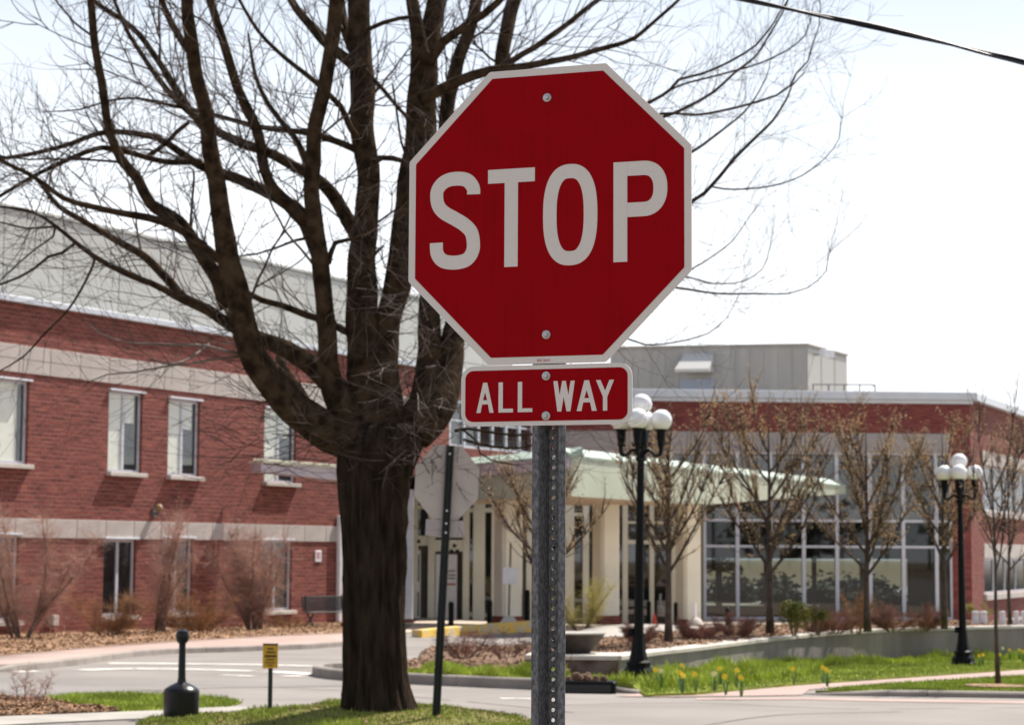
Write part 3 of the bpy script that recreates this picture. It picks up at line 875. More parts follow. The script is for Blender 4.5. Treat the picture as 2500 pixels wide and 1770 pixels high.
# grey set back storey of panels
pz0 = z_cop0 - .05; py = .9
def zp(x, y):      # height on the plane set back by py
    Q = P0 + Vector((-DV.y, DV.x, 0)) * py; d = ray(x, 1350); det = -d.x * DV.y + DV.x
    t = (Q.x * -DV.y + DV.x * Q.y) / det; return at(x, y, t).z
ptop = zp(300, 573)
ps0, ps1 = S0 + .6, S1
mb = MB(); mb.box(ps0, ps1, py + .03, 12, pz0, ptop); mb.build("upper_storey", mat("panel_joint", (.2, .2, .19), .8), LB)
rows = 4; rh = (ptop - pz0) / rows; pwid = 2.4; me = None
k = 0; x = ps0
while x < ps1 - .5:
    for r in range(rows):
        if me is None:
            mb = MB(); mb.bbox(0, pwid - .025, -.02, .028, 0, rh - .03, .008); me = mb.build("metal_panel", M_["grey_panel"], LB); me.location = (x, py, pz0 + .005)
        else:
            o = me.copy(); COL.objects.link(o); o.location = (x, py, pz0 + .005 + r * rh)
    x += pwid
mb = MB(); mb.bbox(ps0 - .05, ps1, py - .06, py + .3, ptop + .002, ptop + .10, .02); mb.build("coping", M_["grey_panel"], LB)
# small fittings on the wall (things of their own)
q = Matrix.Translation((P0.x, P0.y, 0)) @ Matrix.Rotation(ANG, 4, 'Z')
def on_wall(x, y, out=0.0): return q @ Vector((s_of(x), -out, z_of(x, y)))
wl_ = thing("wall_lamp", on_wall(373, 1240), "round weathered wall lamp on brick between the two floors", "lamp", rz=ANG)
mb = MB(); mb.ball((0, -.18, 0), .11, 12, 8); mb.build("lamp_shade", mat("old_brass", (.30, .20, .09), .5, .3, 8), wl_)
mb = MB(); mb.tube([(0, 0, -.12), (0, -.12, -.16), (0, -.2, -.1)], .035, 8); mb.box(-.08, .08, -.03, 0, -.25, .02); mb.build("bracket", M_["metal_rail"], wl_)
ns = thing("notice_sign", on_wall(776, 1357), "small white notice with red print on the brick by the downpipe", "sign", rz=ANG)
mb = MB(); mb.bbox(-.18, .18, -.03, 0, -.17, .17, .02); mb.build("panel", M_["white_paint"], ns)
mb = MB()
for zz in (.10, .04, -.02, -.08): mb.box(-.11, .08, -.034, -.031, zz, zz + .028)
mb.build("print", M_["ink_red"], ns)
ub = thing("utility_box", on_wall(125, 1514), "small grey utility box on a stub post low against the brick", "utility box", rz=ANG)
mb = MB(); mb.bbox(-.12, .12, -.22, -.02, -.12, .14, .02); mb.build("box", M_["stone"], ub)
mb = MB(); mb.tube([(0, -.12, -.12), (0, -.12, -1.1)], .035, 8); mb.build("post", M_["shrub_stem"], ub)

# ------------------------------------------------------------------ the glazed brick building on the right
RA = Vector((at(1230, 1350, 88.6).x, 88.6, 0)); RC = Vector((at(2372, 1350, 90.0).x, 90.0, 0))
RD = (RC - RA).normalized(); RANG = math.atan2(RD.y, RD.x); RL = (RC - RA).length
RB = thing("brick_building", (RA.x, RA.y, 0), "red brick building, front coloured darker for its shade, with tall curtain wall glazing on the right", "building", rz=RANG)
def rs(x):
    d = ray(x, 1350); det = -d.x * RD.y + RD.x
    t = (RA.x * -RD.y + RD.x * RA.y) / det
    return (Vector((d.x * t, t, 0)) - RA).dot(RD)
def rz_(x, y):
    d = ray(x, 1350); det = -d.x * RD.y + RD.x
    t = (RA.x * -RD.y + RD.x * RA.y) / det
    return at(x, y, t).z
zt0, zt1 = rz_(2300, 977), rz_(2300, 958)           # cornice underside / top
zbt, zbb = rz_(2300, 1059), rz_(2300, 1106)         # concrete band
zg1 = zbb; zg0 = rz_(2200, 1512)                    # glass top / sill
ztr = [rz_(2200, 1272), rz_(2200, 1335)]
zfl = rz_(2200, 1540) - .6
gx0, gx1 = rs(1380), rs(2325)
mb = MB(); wall_grid(mb, 0, RL, zfl, zt0, [(gx0, gx1, zg0 - .25, zg1)], 0, .3)
# right hand return wall, running back like the left building
U = RD; Vv = Vector((-RD.y, RD.x, 0))
side = Vector((0.40, 0.917, 0)).normalized(); sdl = Vector((side.dot(U), side.dot(Vv), 0)); SLN = 26.0
mb.build("wall", brick_r, RB)
# side wall as own local frame: child wall with its own orientation
sw = MB(); 
pP = RC.copy(); sang = math.atan2(side.y, side.x)
def ss(x):
    d = ray(x, 1350); det = -d.x * side.y + side.x
    t = (pP.x * -side.y + side.x * pP.y) / det
    return (t - pP.y) / side.y
def sz(x, y): return at(x, y, pP.y + ss(x) * side.y).z
sops = [(ss(2402), SLN - 2, sz(2402, 1246), sz(2402, 1134)), (ss(2402), SLN - 2, sz(2402, 1450), sz(2402, 1362))]
wall_grid(sw, 0.002, SLN, zfl, zt0, sops, 0, .25)
side_o = sw.build("wall", brick_l, RB); side_o.location = (RL, 0, 0); side_o.rotation_euler = (0, 0, sang - RANG)
def side_part(mb, n, mt): 
    o = mb.build(n, mt, RB); o.location = (RL, 0, 0); o.rotation_euler = (0, 0, sang - RANG); return o
for (a, b, c, d) in sops:
    x = a; n = 8; pw = (b - a) / n
    for i in range(n):
        fr = MB(); fr.box(x, x + .08, .12, .2, c, d); fr.box(x + .08, x + pw, .12, .2, c, c + .08); fr.box(x + .08, x + pw, .12, .2, d - .08, d)
        w = side_part(fr, "window", M_["white_frame"])
        g = MB(); g.quad((x + .08, .17, c + .08), (x + pw, .17, c + .08), (x + pw, .17, d - .08), (x + .08, .17, d - .08)); g.build("pane", M_["glass_side"], w)
        x += pw
    sl = MB(); sl.bbox(a - .1, b + .1, -.14, .15, c - .26, c - .003, .02); side_part(sl, "sill", M_["stone"])
    li = MB(); li.bbox(a, b, -.03, .1, d + .004, d + .62, .01); side_part(li, "lintel", M_["stone"])
mb = MB(); mb.bbox(-.2, SLN, -.30, .3, zt0 + .004, zt1 + .004, .03); side_part(mb, "coping", M_["coping_metal"])
mb = MB(); mb.bbox(0, RL + .26, -.30, .4, zt0, zt1, .03); mb.bbox(0, RL + .12, -.16, .0, zt0 - .16, zt0 - .004, .02); mb.build("coping", M_["coping_metal"], RB)
# back and roof
mb = MB(); mb.quad((0, .4, zt0 - .02), (RL, .4, zt0 - .02), (RL + sdl.x * SLN, sdl.y * SLN, zt0 - .02), (0, sdl.y * SLN, zt0 - .02))
mb.quad((0, sdl.y * SLN, zfl), (0, 0, zfl), (0, 0, zt0), (0, sdl.y * SLN, zt0))
mb.quad((RL + sdl.x * SLN, sdl.y * SLN, ztr[1]), (0, sdl.y * SLN, ztr[1]), (0, sdl.y * SLN, zt0), (RL + sdl.x * SLN, sdl.y * SLN, zt0)); mb.build("roof", M_["concrete"], RB)
# concrete band in panels, then the curtain wall bays
band(zbb, zbt, 4.2, gx0, gx1 + .02, .05, RB, M_["band_concrete_shaded"], "concrete_panel")
mx = [rs(1720.0 + 81.1 * k) for k in range(-5, 9)]
mx[-1] = gx1
mx = [gx0 if x < gx0 else x for x in mx]
for a, b in zip(mx, mx[1:]):
    if b - a < .2: continue
    w = b - a; H = zg1 - zg0
    fr = MB(); fr.box(-.075, .075, .02, .2, 0, H)
    for zt in ztr: fr.box(.075, w - .075, .05, .17, zt - zg0 - .05, zt - zg0 + .05)
    fr.box(.075, w - .075, .05, .17, 0, .10); fr.box(.075, w - .075, .06, .17, H - .10, H)
    bay = fr.build("window", M_["white_frame"], RB); bay.location = (a, 0, zg0)
    lv = [.10] + [z - zg0 for z in ztr] + [H - .1]
    for c, d in zip(lv, lv[1:]):
        g = MB(); g.quad((.075, .12, c + .05), (w - .075, .12, c + .05), (w - .075, .12, d - .05), (.075, .12, d - .05)); g.build("pane", M_["clear_glass"] if c < .2 and a > rs(1690) else M_["glass"], bay)
mb = MB(); mb.bbox(gx0, gx1, -.12, .25, zg0 - .25, zg0 - .003, .02); mb.build("sill", M_["stone"], RB)
fr = MB(); fr.box(gx1 - .08, gx1, .02, .2, zg0, zg1); fr.build("mullion", M_["white_frame"], RB)

# added lobby with open back, standing in for bright reflections in the lower panes
lx0, lx1, ly = rs(1700), gx1 + .5, 9.0
lf0, lc0 = zg0 - .5, ztr[1] + .02
mb = MB(); mb.quad((lx0, .22, lf0), (lx1, .22, lf0), (lx1, ly, lf0), (lx0, ly, lf0)); mb.build("added_lobby_floor", M_["paving_tan"], RB)
mb = MB(); mb.quad((lx0, .22, lc0), (lx0, ly, lc0), (lx1, ly, lc0), (lx1, .22, lc0)); mb.build("added_lobby_ceiling", M_["white_paint"], RB)
mb = MB(); wall_grid(mb, lx0, lx1, lf0, lc0, [(lx0 + .3 + k * 2.24, lx0 + 2.34 + k * 2.24, zg0 + .35, lc0 - .55) for k in range(5)], ly, .15)
mb.quad((lx0, .22, lf0), (lx0, ly, lf0), (lx0, ly, lc0), (lx0, .22, lc0)); mb.quad((lx1, .22, lf0), (lx1, .22, lc0), (lx1, ly, lc0), (lx1, ly, lf0)); mb.build("added_lobby_wall", M_["stone"], RB)
QR = Matrix.Translation((RA.x, RA.y, 0)) @ Matrix.Rotation(RANG, 4, 'Z')
def lob(x, y, z): return QR @ Vector((rs(x), y, z))
dk = mat("dark_upholstery", (.035, .040, .045), .7, .3, 3)  # for made-up furniture, dark shapes in place of reflections
for x, wd, lab in ((1935, 1.5, "added dark sofa shape behind the panes left of the leafy bush"), (2075, 1.7, "added dark sofa shape seen through the middle panes"), (2185, 1.2, "added dark armchair shape seen between the two right small trees"), (2262, 1.5, "added dark sofa shape behind the last panes before the brick corner")):
    S = thing("added_sofa", lob(x, 2.2, lf0), lab, "sofa", "added sofas in the lobby", rz=RANG)
    mb = MB(); mb.bbox(-wd / 2, wd / 2, 0, .9, .05, .55, .06); mb.build("seat", dk, S)
    mb = MB(); mb.bbox(-wd / 2, wd / 2, -.2, .02, .05, 1.15, .08); mb.build("backrest", dk, S)
    for s in (-1, 1):
        mb = MB(); mb.bbox(s * (wd / 2 + .02) - .11, s * (wd / 2 + .02) + .11, -.18, .85, .05, .85, .06); mb.build("armrest", dk, S)
for x, yy, rr_, lab in ((1785, 3.0, 1.0, "added umbrella shaped tree behind the leftmost lobby panes, in place of a reflected tree"),):  # added plant, shaped after a dark tree mirrored in the panes
    S = thing("added_indoor_tree", lob(x, yy, lf0), lab, "indoor plant", rz=0)
    H_ = lc0 - lf0
    mb = MB(); mb.lathe([(.30, 0), (.38, .5), (.34, .5)], n=14); mb.build("pot", dk, S)
    mb = MB(); mb.tube([(0, 0, .45), (.03, 0, H_ * .45), (0, 0, H_ * .78)], .11, 8); mb.build("trunk", M_["bark_young"], S)
    R_ = random.Random(int(x)); mb = MB()
    for _ in range(420):
        a_ = R_.uniform(0, 6.3); q_ = rr_ * sqrt(R_.random()); c_ = Vector((cos(a_) * q_, sin(a_) * q_, H_ * (.80 - .10 * (q_ / rr_) ** 2) + R_.gauss(0, .12)))
        m3 = Matrix.Rotation(R_.uniform(0, 6.3), 3, 'Z') @ Matrix.Rotation(R_.uniform(-1, 1), 3, 'X')
        mb.add([tuple(c_ + m3 @ Vector(v)) for v in ((-.14, 0, 0), (0, -.07, .03), (.14, 0, 0), (0, .07, .03))], [(0, 1, 2, 3)])
    mb.build("foliage", mat("indoor_leaf", (.03, .05, .02), .6, .3, 3), S, kind="stuff")

sheet_xy("added_rear_yard", [(2, 100), (60, 100), (90, 190), (-5, 190)], .03, M_["concrete"], fine=12, label="added pale yard brightening the lobby panes, behind the right building")  # added so the view through the lower panes turns bright
R_ = random.Random(77); mb = MB()  # added dark lumps in place of mirrored cars and trees
for k in range(22):
    cx_ = 6 + k * 1.75 + R_.uniform(-.9, .9); yy = R_.uniform(118, 136); h_ = R_.uniform(.6, 1.5)
    for _ in range(R_.randint(2, 4)):
        w2_ = R_.uniform(.6, 1.4); c0 = Vector((cx_ + R_.gauss(0, .9), yy + R_.gauss(0, .6), G(cx_, yy) + h_ * R_.uniform(.1, .6))); mb.ball(tuple(c0), w2_ * .8, 8, 6, .7)
        for _q in range(150):
            v_ = Vector((R_.gauss(0, 1), R_.gauss(0, 1), R_.gauss(0, .8))).normalized() * w2_ * R_.uniform(.8, 1.15); s_ = R_.uniform(.12, .26)
            m3 = Matrix.Rotation(R_.uniform(0, 6.3), 3, 'Z') @ Matrix.Rotation(R_.uniform(-1.2, 1.2), 3, 'X')
            mb.add([tuple(c0 + v_ + m3 @ (Vector(v) * s_)) for v in ((-1, 0, 0), (0, -.7, .2), (1, 0, 0), (0, .7, .2))], [(0, 1, 2, 3)])
tag(mb.build("added_rear_hedge", mat("hedge_leaf", (.016, .022, .012), .8, .4, 1)), "added dark hedge seen through the lobby, in place of reflected cars and trees", kind="stuff")

# machine room on the roof
PY = 97.0
pc = at(1970, 950, PY); pl = at(1490, 950, PY + 2.0)
ph_top = at(1970, 843, PY).z
mrd = (Vector((pc.x, pc.y, 0)) - Vector((pl.x, pl.y, 0))); MRL = mrd.length; mra = math.atan2(mrd.y, mrd.x)
MR = thing("roof_machine_room", (pl.x, pl.y, zt0), "grey ribbed machine room standing on the right building's flat roof", "roof structure", rz=mra)
hh = ph_top - zt0
mr_m = mat("ribbed_sheet", (.37, .355, .335), .7, .08, .8, stretch=(3, 3, .2))
mb = MB(); ex = at(2068, 950, PY + 5.2); e = Vector((ex.x, ex.y, 0)) - Vector((pc.x, pc.y, 0))
ca, sa = cos(-mra), sin(-mra); el = Vector((e.x * ca - e.y * sa, e.x * sa + e.y * ca, 0))
A, B, Cc, D = (0, 0), (MRL, 0), (MRL + el.x, el.y), (el.x, el.y)
mb.prism([A, B, Cc, D], -.3, hh, 'z'); fix_normals(mb.build("wall", mr_m, MR))
for i in range(14):
    mb = MB(); mb.box(MRL * i / 14 + .008, MRL * (i + 1) / 14 - .008, -.022, -.004, 0, hh - .12); mb.build("metal_panel", mr_m, MR)
for i in range(3):
    a0 = Vector((MRL, 0)).lerp(Vector((MRL + el.x, el.y)), i / 3 + .01); a1 = Vector((MRL, 0)).lerp(Vector((MRL + el.x, el.y)), (i + 1) / 3 - .01)
    mb = MB(); nx = Vector((el.y, -el.x)).normalized() * .03
    mb.prism([(a0.x, a0.y), (a0.x + nx.x, a0.y + nx.y), (a1.x + nx.x, a1.y + nx.y), (a1.x, a1.y)], 0, hh - .12, 'z'); fix_normals(mb.build("metal_panel", mat("side_sheet", (.42, .41, .39), .6), MR))
mb = MB(); mb.prism([(-.1, -.1), (MRL + .08, -.1), (MRL + el.x + .1, el.y), (el.x, el.y)], hh, hh + .08, 'z'); fix_normals(mb.build("coping", M_["concrete"], MR))
# slanted hood with blue panel beneath
hx = (Vector((at(1672, 900, PY + 1.3).x, 0)).x - pl.x); hz0, hz1 = at(1690, 905, PY + 1.2).z - zt0, at(1690, 862, PY + 1.2).z - zt0
mb = MB(); x0, x1 = hx - .25, hx + 1.35
mb.add([(x0 + .35, -.06, hz1), (x1 + .1, -.06, hz1), (x0, -1.0, hz0), (x1, -1.0, hz0), (x0, -1.0, hz0 - .14), (x1, -1.0, hz0 - .14), (x0 + .35, -.06, hz0 - .14), (x1 + .1, -.06, hz0 - .14)],
       [(0, 2, 3, 1), (2, 4, 5, 3), (4, 6, 7, 5), (0, 6, 4, 2), (1, 3, 5, 7), (0, 1, 7, 6)])
fix_normals(mb.build("hood", mat("hood_sheet", (.52, .51, .48), .5), MR))
mb = MB(); mb.box(x0 + .1, x1 + .1, -.075, -.05, .2, hz0 - .4); mb.build("louvre", mat("blue_grey_sheet", (.30, .34, .42), .5), MR)
lp = thing("roof_floodlight", (at(2005, 852, PY + 1.0).x, PY + .3, at(2005, 862, PY).z), "small white floodlight at the machine room's top corner", "floodlight", rz=.6)
mb = MB(); mb.bbox(-.3, .3, -.45, 0, -.18, .18, .04); mb.build("housing", M_["white_paint"], lp)
mb = MB(); mb.tube([(0, 0, 0), (0, .9, 0)], .05, 6); mb.build("bracket", M_["concrete"], lp)
rr = thing("roof_railing", (at(1985, 958, 93).x, 93, zt1 - .02), "thin dark safety railing on the right building's roof", "railing")
for k in range(5):
    mb = MB(); mb.tube([(k * .68, 0, -.3), (k * .68, 0, .58)], .03, 6); mb.build("post", M_["metal_rail"], rr)
mb = MB(); mb.tube([(0, 0, .58), (2.72, 0, .58)], .03, 6); mb.build("rail", M_["metal_rail"], rr)

# ------------------------------------------------------------------ entrance canopy
CV = thing("entrance_canopy", (0, 0, 0), "pale green cream entrance canopy tapering to a point towards the right building", "canopy")
cC = at(1392, 1350, 62.0); zt = at(1392, 1090, 62.0).z; zb = at(1392, 1209, 62.0).z
def fasc(x):                                   # along the right fascia, direction (.46,1)
    d = ray(x, 1350); fd = Vector((.46, 1)).normalized()
    det = -d.x * fd.y + fd.x; t = (cC.x * -fd.y + fd.x * cC.y) / det
    return Vector((d.x * t, t))
bend, tip = fasc(1715), fasc(2064)
ztip = at(2064, 1204, tip.y).z
lf = Vector((at(1172, 1350, 68).x, 68)); lf2 = Vector((at(1040, 1350, 71.5).x, 71.5))
b1 = Vector((at(1060, 1350, 73.0).x, 73.0)); b2 = Vector((at(1500, 1350, 75.5).x, 75.5))  # unseen back edge pulled forward so sky light reaches the entrance
b3 = Vector((tip.x - 1.2, 86.5))
mb = MB()
pl_ = [cC.xy, bend, tip, b3, b2, b1, lf2, lf]
bz = [zb, zb, ztip, ztip, zb, zb, zb, zb]
n = len(pl_)
mb.v = [(p.x, p.y, z) for p, z in zip(pl_, bz)] + [(p.x, p.y, zt - .28) for p in pl_]
for i in range(n):
    j = (i + 1) % n; mb.f.append((i, j, n + j, n + i))
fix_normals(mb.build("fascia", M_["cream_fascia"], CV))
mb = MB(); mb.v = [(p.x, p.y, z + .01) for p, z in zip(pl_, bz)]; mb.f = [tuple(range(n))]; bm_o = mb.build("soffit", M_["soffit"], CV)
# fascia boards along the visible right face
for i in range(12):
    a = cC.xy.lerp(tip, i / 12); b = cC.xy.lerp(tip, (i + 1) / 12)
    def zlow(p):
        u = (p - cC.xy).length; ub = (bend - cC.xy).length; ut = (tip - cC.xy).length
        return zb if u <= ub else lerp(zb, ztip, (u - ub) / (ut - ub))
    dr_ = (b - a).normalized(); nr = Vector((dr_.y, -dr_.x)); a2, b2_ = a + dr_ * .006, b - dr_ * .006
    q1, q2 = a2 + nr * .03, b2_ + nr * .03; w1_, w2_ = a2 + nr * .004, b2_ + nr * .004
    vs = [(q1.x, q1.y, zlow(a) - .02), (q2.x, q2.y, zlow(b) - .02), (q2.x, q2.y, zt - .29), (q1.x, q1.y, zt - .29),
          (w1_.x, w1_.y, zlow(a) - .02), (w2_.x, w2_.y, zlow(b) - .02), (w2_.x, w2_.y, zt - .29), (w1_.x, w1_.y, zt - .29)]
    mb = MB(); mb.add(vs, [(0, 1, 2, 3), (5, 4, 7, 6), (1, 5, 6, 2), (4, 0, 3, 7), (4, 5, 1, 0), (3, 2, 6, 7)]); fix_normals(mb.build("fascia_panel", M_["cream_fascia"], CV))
# sloping mint metal edge on top
def edge_strip(a, b, name, mt, zlo, zhi, out, inn):
    d = (b - a).normalized(); nr = Vector((d.y, -d.x))
    o1, o2 = a + nr * out, b + nr * out; i1, i2 = a - nr * inn, b - nr * inn
    mb = MB(); mb.add([(o1.x, o1.y, zlo), (o2.x, o2.y, zlo), (i2.x, i2.y, zhi), (i1.x, i1.y, zhi), (o1.x, o1.y, zlo - .06), (o2.x, o2.y, zlo - .06), (i1.x, i1.y, zlo - .06), (i2.x, i2.y, zlo - .06)],
                     [(0, 1, 2, 3), (4, 5, 1, 0), (6, 7, 5, 4), (0, 3, 6, 4), (1, 5, 7, 2), (3, 2, 7, 6)])
    fix_normals(mb.build(name, mt, CV))
for k in range(14):
    edge_strip(cC.xy.lerp(tip, k / 14 + .0004), cC.xy.lerp(tip, (k + 1) / 14 - .0004), "roof_sheet", M_["mint"], zt - .24, zt + .0, .07, .40)
lfd = [(lf2.lerp(lf, .0), lf), (lf, lf.lerp(cC.xy, .5)), (lf.lerp(cC.xy, .502), cC.xy)]
for a, b in lfd: edge_strip(a, b, "roof_sheet", M_["mint"], zt - .24, zt + .0, .07, .40)
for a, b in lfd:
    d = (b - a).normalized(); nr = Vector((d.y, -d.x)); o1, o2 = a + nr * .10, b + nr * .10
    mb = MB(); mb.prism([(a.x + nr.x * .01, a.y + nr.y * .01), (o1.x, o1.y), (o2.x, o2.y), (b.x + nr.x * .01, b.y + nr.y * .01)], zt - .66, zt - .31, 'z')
    fix_normals(mb.build("fascia_panel", M_["shaded_fascia"], CV, label="upper fascia board with its shade put into the pinkish colour"))
mb = MB(); mb.v = [(p.x, p.y, zt - .27) for p in pl_]; mb.f = [tuple(range(n))]; mb.build("roof", M_["mint"], CV)
# left arm in front of the brick building
la, lb_ = Vector((at(634, 1350, 62).x, 62)), Vector((at(1172, 1350, 68).x, 68))
zA = (at(634, 1124, 62).z, at(634, 1151, 62).z); q3 = la.lerp(lb_, .309); zB = (at(814, 1137, q3.y).z, at(814, 1171, q3.y).z)
end = la.lerp(lb_, .62); zE = tuple(a + (b - a) * 2 for a, b in zip(zA, zB))
d = (end - la).normalized(); nr = Vector((d.y, -d.x)); bk = -nr * 0.55
def arm(zlo0, zhi0, zlo1, zhi1, o, i, name, mt):
    p = [la + nr * o, end + nr * o, end - nr * i, la - nr * i]
    z0 = [zlo0, zlo1, zlo1, zlo0]; z1 = [zhi0, zhi1, zhi1, zhi0]
    mb = MB(); mb.add([(a.x, a.y, z) for a, z in zip(p, z0)] + [(a.x, a.y, z) for a, z in zip(p, z1)],
                      [(3, 2, 1, 0), (4, 5, 6, 7), (0, 1, 5, 4), (1, 2, 6, 5), (2, 3, 7, 6), (3, 0, 4, 7)])
    return fix_normals(mb.build(name, mt, CV))
arm(zA[1], zA[0] - .07, zE[1], zE[0] - .07, 0, .5, "fascia_panel", M_["shaded_fascia"])["label"] = "left arm of the canopy with its shade put into the pinkish colour"
arm(zA[0] - .068, zA[0], zE[0] - .068, zE[0], .05, .6, "roof_sheet", mat("sunlit_edge", (.62, .58, .44), .6, .2, 9))  # sunlight along the arm's top edge is put into this pale colour
for k in range(9):
    c = la.lerp(end, .03 + k / 9.5); zz = lerp(zA[0], zE[0], .03 + k / 9.5)
    mb = MB(); o = c + nr * .05; i = c - nr * .55
    mb.tube([(o.x, o.y, zz + .02), (i.x, i.y, zz + .05)], .03, 6); mb.build("seam_rib", M_["cream"], CV)

# columns
def column(x, ytop, ybot, wpx, name_label, brick=True, Y=None, dome=False):
    p = hit(x, ybot, .02) if Y is None else at(x, ybot, Y)
    w = wpx / FPX * p.y / 2
    root = thing("canopy_column", p, name_label, "column", "columns carrying the canopy", rz=radians(28))
    h = at(x, ytop, p.y).z - p.z
    mb = MB(); mb.bbox(-w * .8, w * .8, -w * .8, w * .8, .32 if brick else 0, h, .10); mb.build("shaft", M_["cream"], root)
    mb = MB(); mb.bbox(-w * .84, w * .84, -w * .84, w * .84, 0, .318, .03); mb.build("base", brick_l, root)
    return root
column(1240, 1196, 1527, 70, "widest cream canopy column just left of the stop sign post", Y=70.5)
column(1479, 1196, 1524, 66, "cream canopy column standing just right of the stop sign post", Y=74.0)
column(1680, 1228, 1532, 62, "cream canopy column with a concrete dome at its foot", Y=77.0)
pc2 = at(994, 1532, 72.0)
wc = thing("canopy_column", pc2, "bluish white slim column beside the big tree's trunk", "column", "columns carrying the canopy", rz=radians(12))
mb = MB(); mb.bbox(-.17, .17, -.17, .17, .30, at(994, 1195, 72).z - pc2.z, .03); mb.build("shaft", M_["white_paint"], wc)
mb = MB(); mb.bbox(-.19, .19, -.19, .19, 0, .298, .02); mb.build("base", brick_l, wc)

# ------------------------------------------------------------------ entrance front with doors
VY = 79.0
def vx(x): return at(x, 1350, VY).x
def vz_(y, x=1150): return at(x, y, VY).z
EN = thing("entrance_vestibule", (0, VY, 0), "cream framed glass entrance with sliding doors beneath the canopy", "entrance")
zf, zr = vz_(1530), vz_(1196)
def vbox(xa, xb, ya, yb, d0, d1, name, mt, parent=EN, label=None):
    mb = MB(); mb.box(vx(xa), vx(xb), d0, d1, vz_(yb), vz_(ya)); return mb.build(name, mt, parent, label=label)
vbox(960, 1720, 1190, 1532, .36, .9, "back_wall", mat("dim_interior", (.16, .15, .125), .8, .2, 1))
frames = [(1004, 1020), (1045, 1062), (1130, 1146), (1155, 1184), (1200, 1216), (1285, 1300), (1376, 1402), (1423, 1438), (1520, 1533), (1586, 1597), (1640, 1662)]
for a, b in frames: vbox(a, b, 1196, 1530, 0, .3, "frame_post", M_["cream"])
for a, b, ya, yb in [(1020, 1045, 1234, 1243), (1062, 1130, 1234, 1243), (1062, 1130, 1300, 1312), (1062, 1130, 1318, 1346), (1020, 1045, 1308, 1332), (1146, 1155, 1240, 1250), (1184, 1200, 1240, 1250), (1300, 1376, 1240, 1250), (1300, 1376, 1318, 1328), (1402, 1423, 1250, 1258), (1533, 1586, 1316, 1326), (1597, 1640, 1316, 1326), (1533, 1586, 1270, 1276), (1597, 1640, 1270, 1276)]:
    vbox(a, b, ya, yb, .03, .28, "transom", M_["cream"])
for a, b, ya, yb in [(1020, 1045, 1200, 1234), (1020, 1045, 1243, 1308), (1062, 1130, 1200, 1234), (1062, 1130, 1243, 1300), (1146, 1155, 1250, 1528), (1184, 1200, 1250, 1528), (1300, 1376, 1250, 1318), (1300, 1376, 1328, 1528), (1402, 1423, 1258, 1528), (1438, 1640, 1200, 1528)]:
    mb = MB(); mb.quad((vx(a), .2, vz_(yb)), (vx(b), .2, vz_(yb)), (vx(b), .2, vz_(ya)), (vx(a), .2, vz_(ya))); mb.build("pane", M_["glass"], EN)
ld = vbox(1006, 1027, 1343, 1526, .06, .14, "door", M_["white_paint"])
for ya, yb in ((1352, 1420), (1445, 1504)):
    vbox(1008, 1024, ya, yb, .05, .058, "pane", M_["glass_dark"], ld)
rd = vbox(1064, 1116, 1353, 1524, .06, .14, "door", M_["white_paint"])
vbox(1118, 1122, 1353, 1524, .03, .05, "door_gap", M_["ink"])
mb = MB()
for i, yy in enumerate((1392, 1402, 1410)): mb.box(vx(1094), vx(1112), .050, .056, vz_(yy + 3), vz_(yy))
mb.build("notice_print", M_["metal_rail"], rd)
mb = MB(); mb.box(vx(1092), vx(1113), .050, .056, vz_(1428), vz_(1424)); mb.build("red_stripe", M_["ink_red"], rd)
for xx, yy in ((1103, 1345), (1110, 1332), (1117, 1345), (1022, 1322)):
    mb = MB(); mb.ball((vx(xx), .02, vz_(yy)), .07, 8, 6); mb.build("door_sensor", M_["ink"], EN)
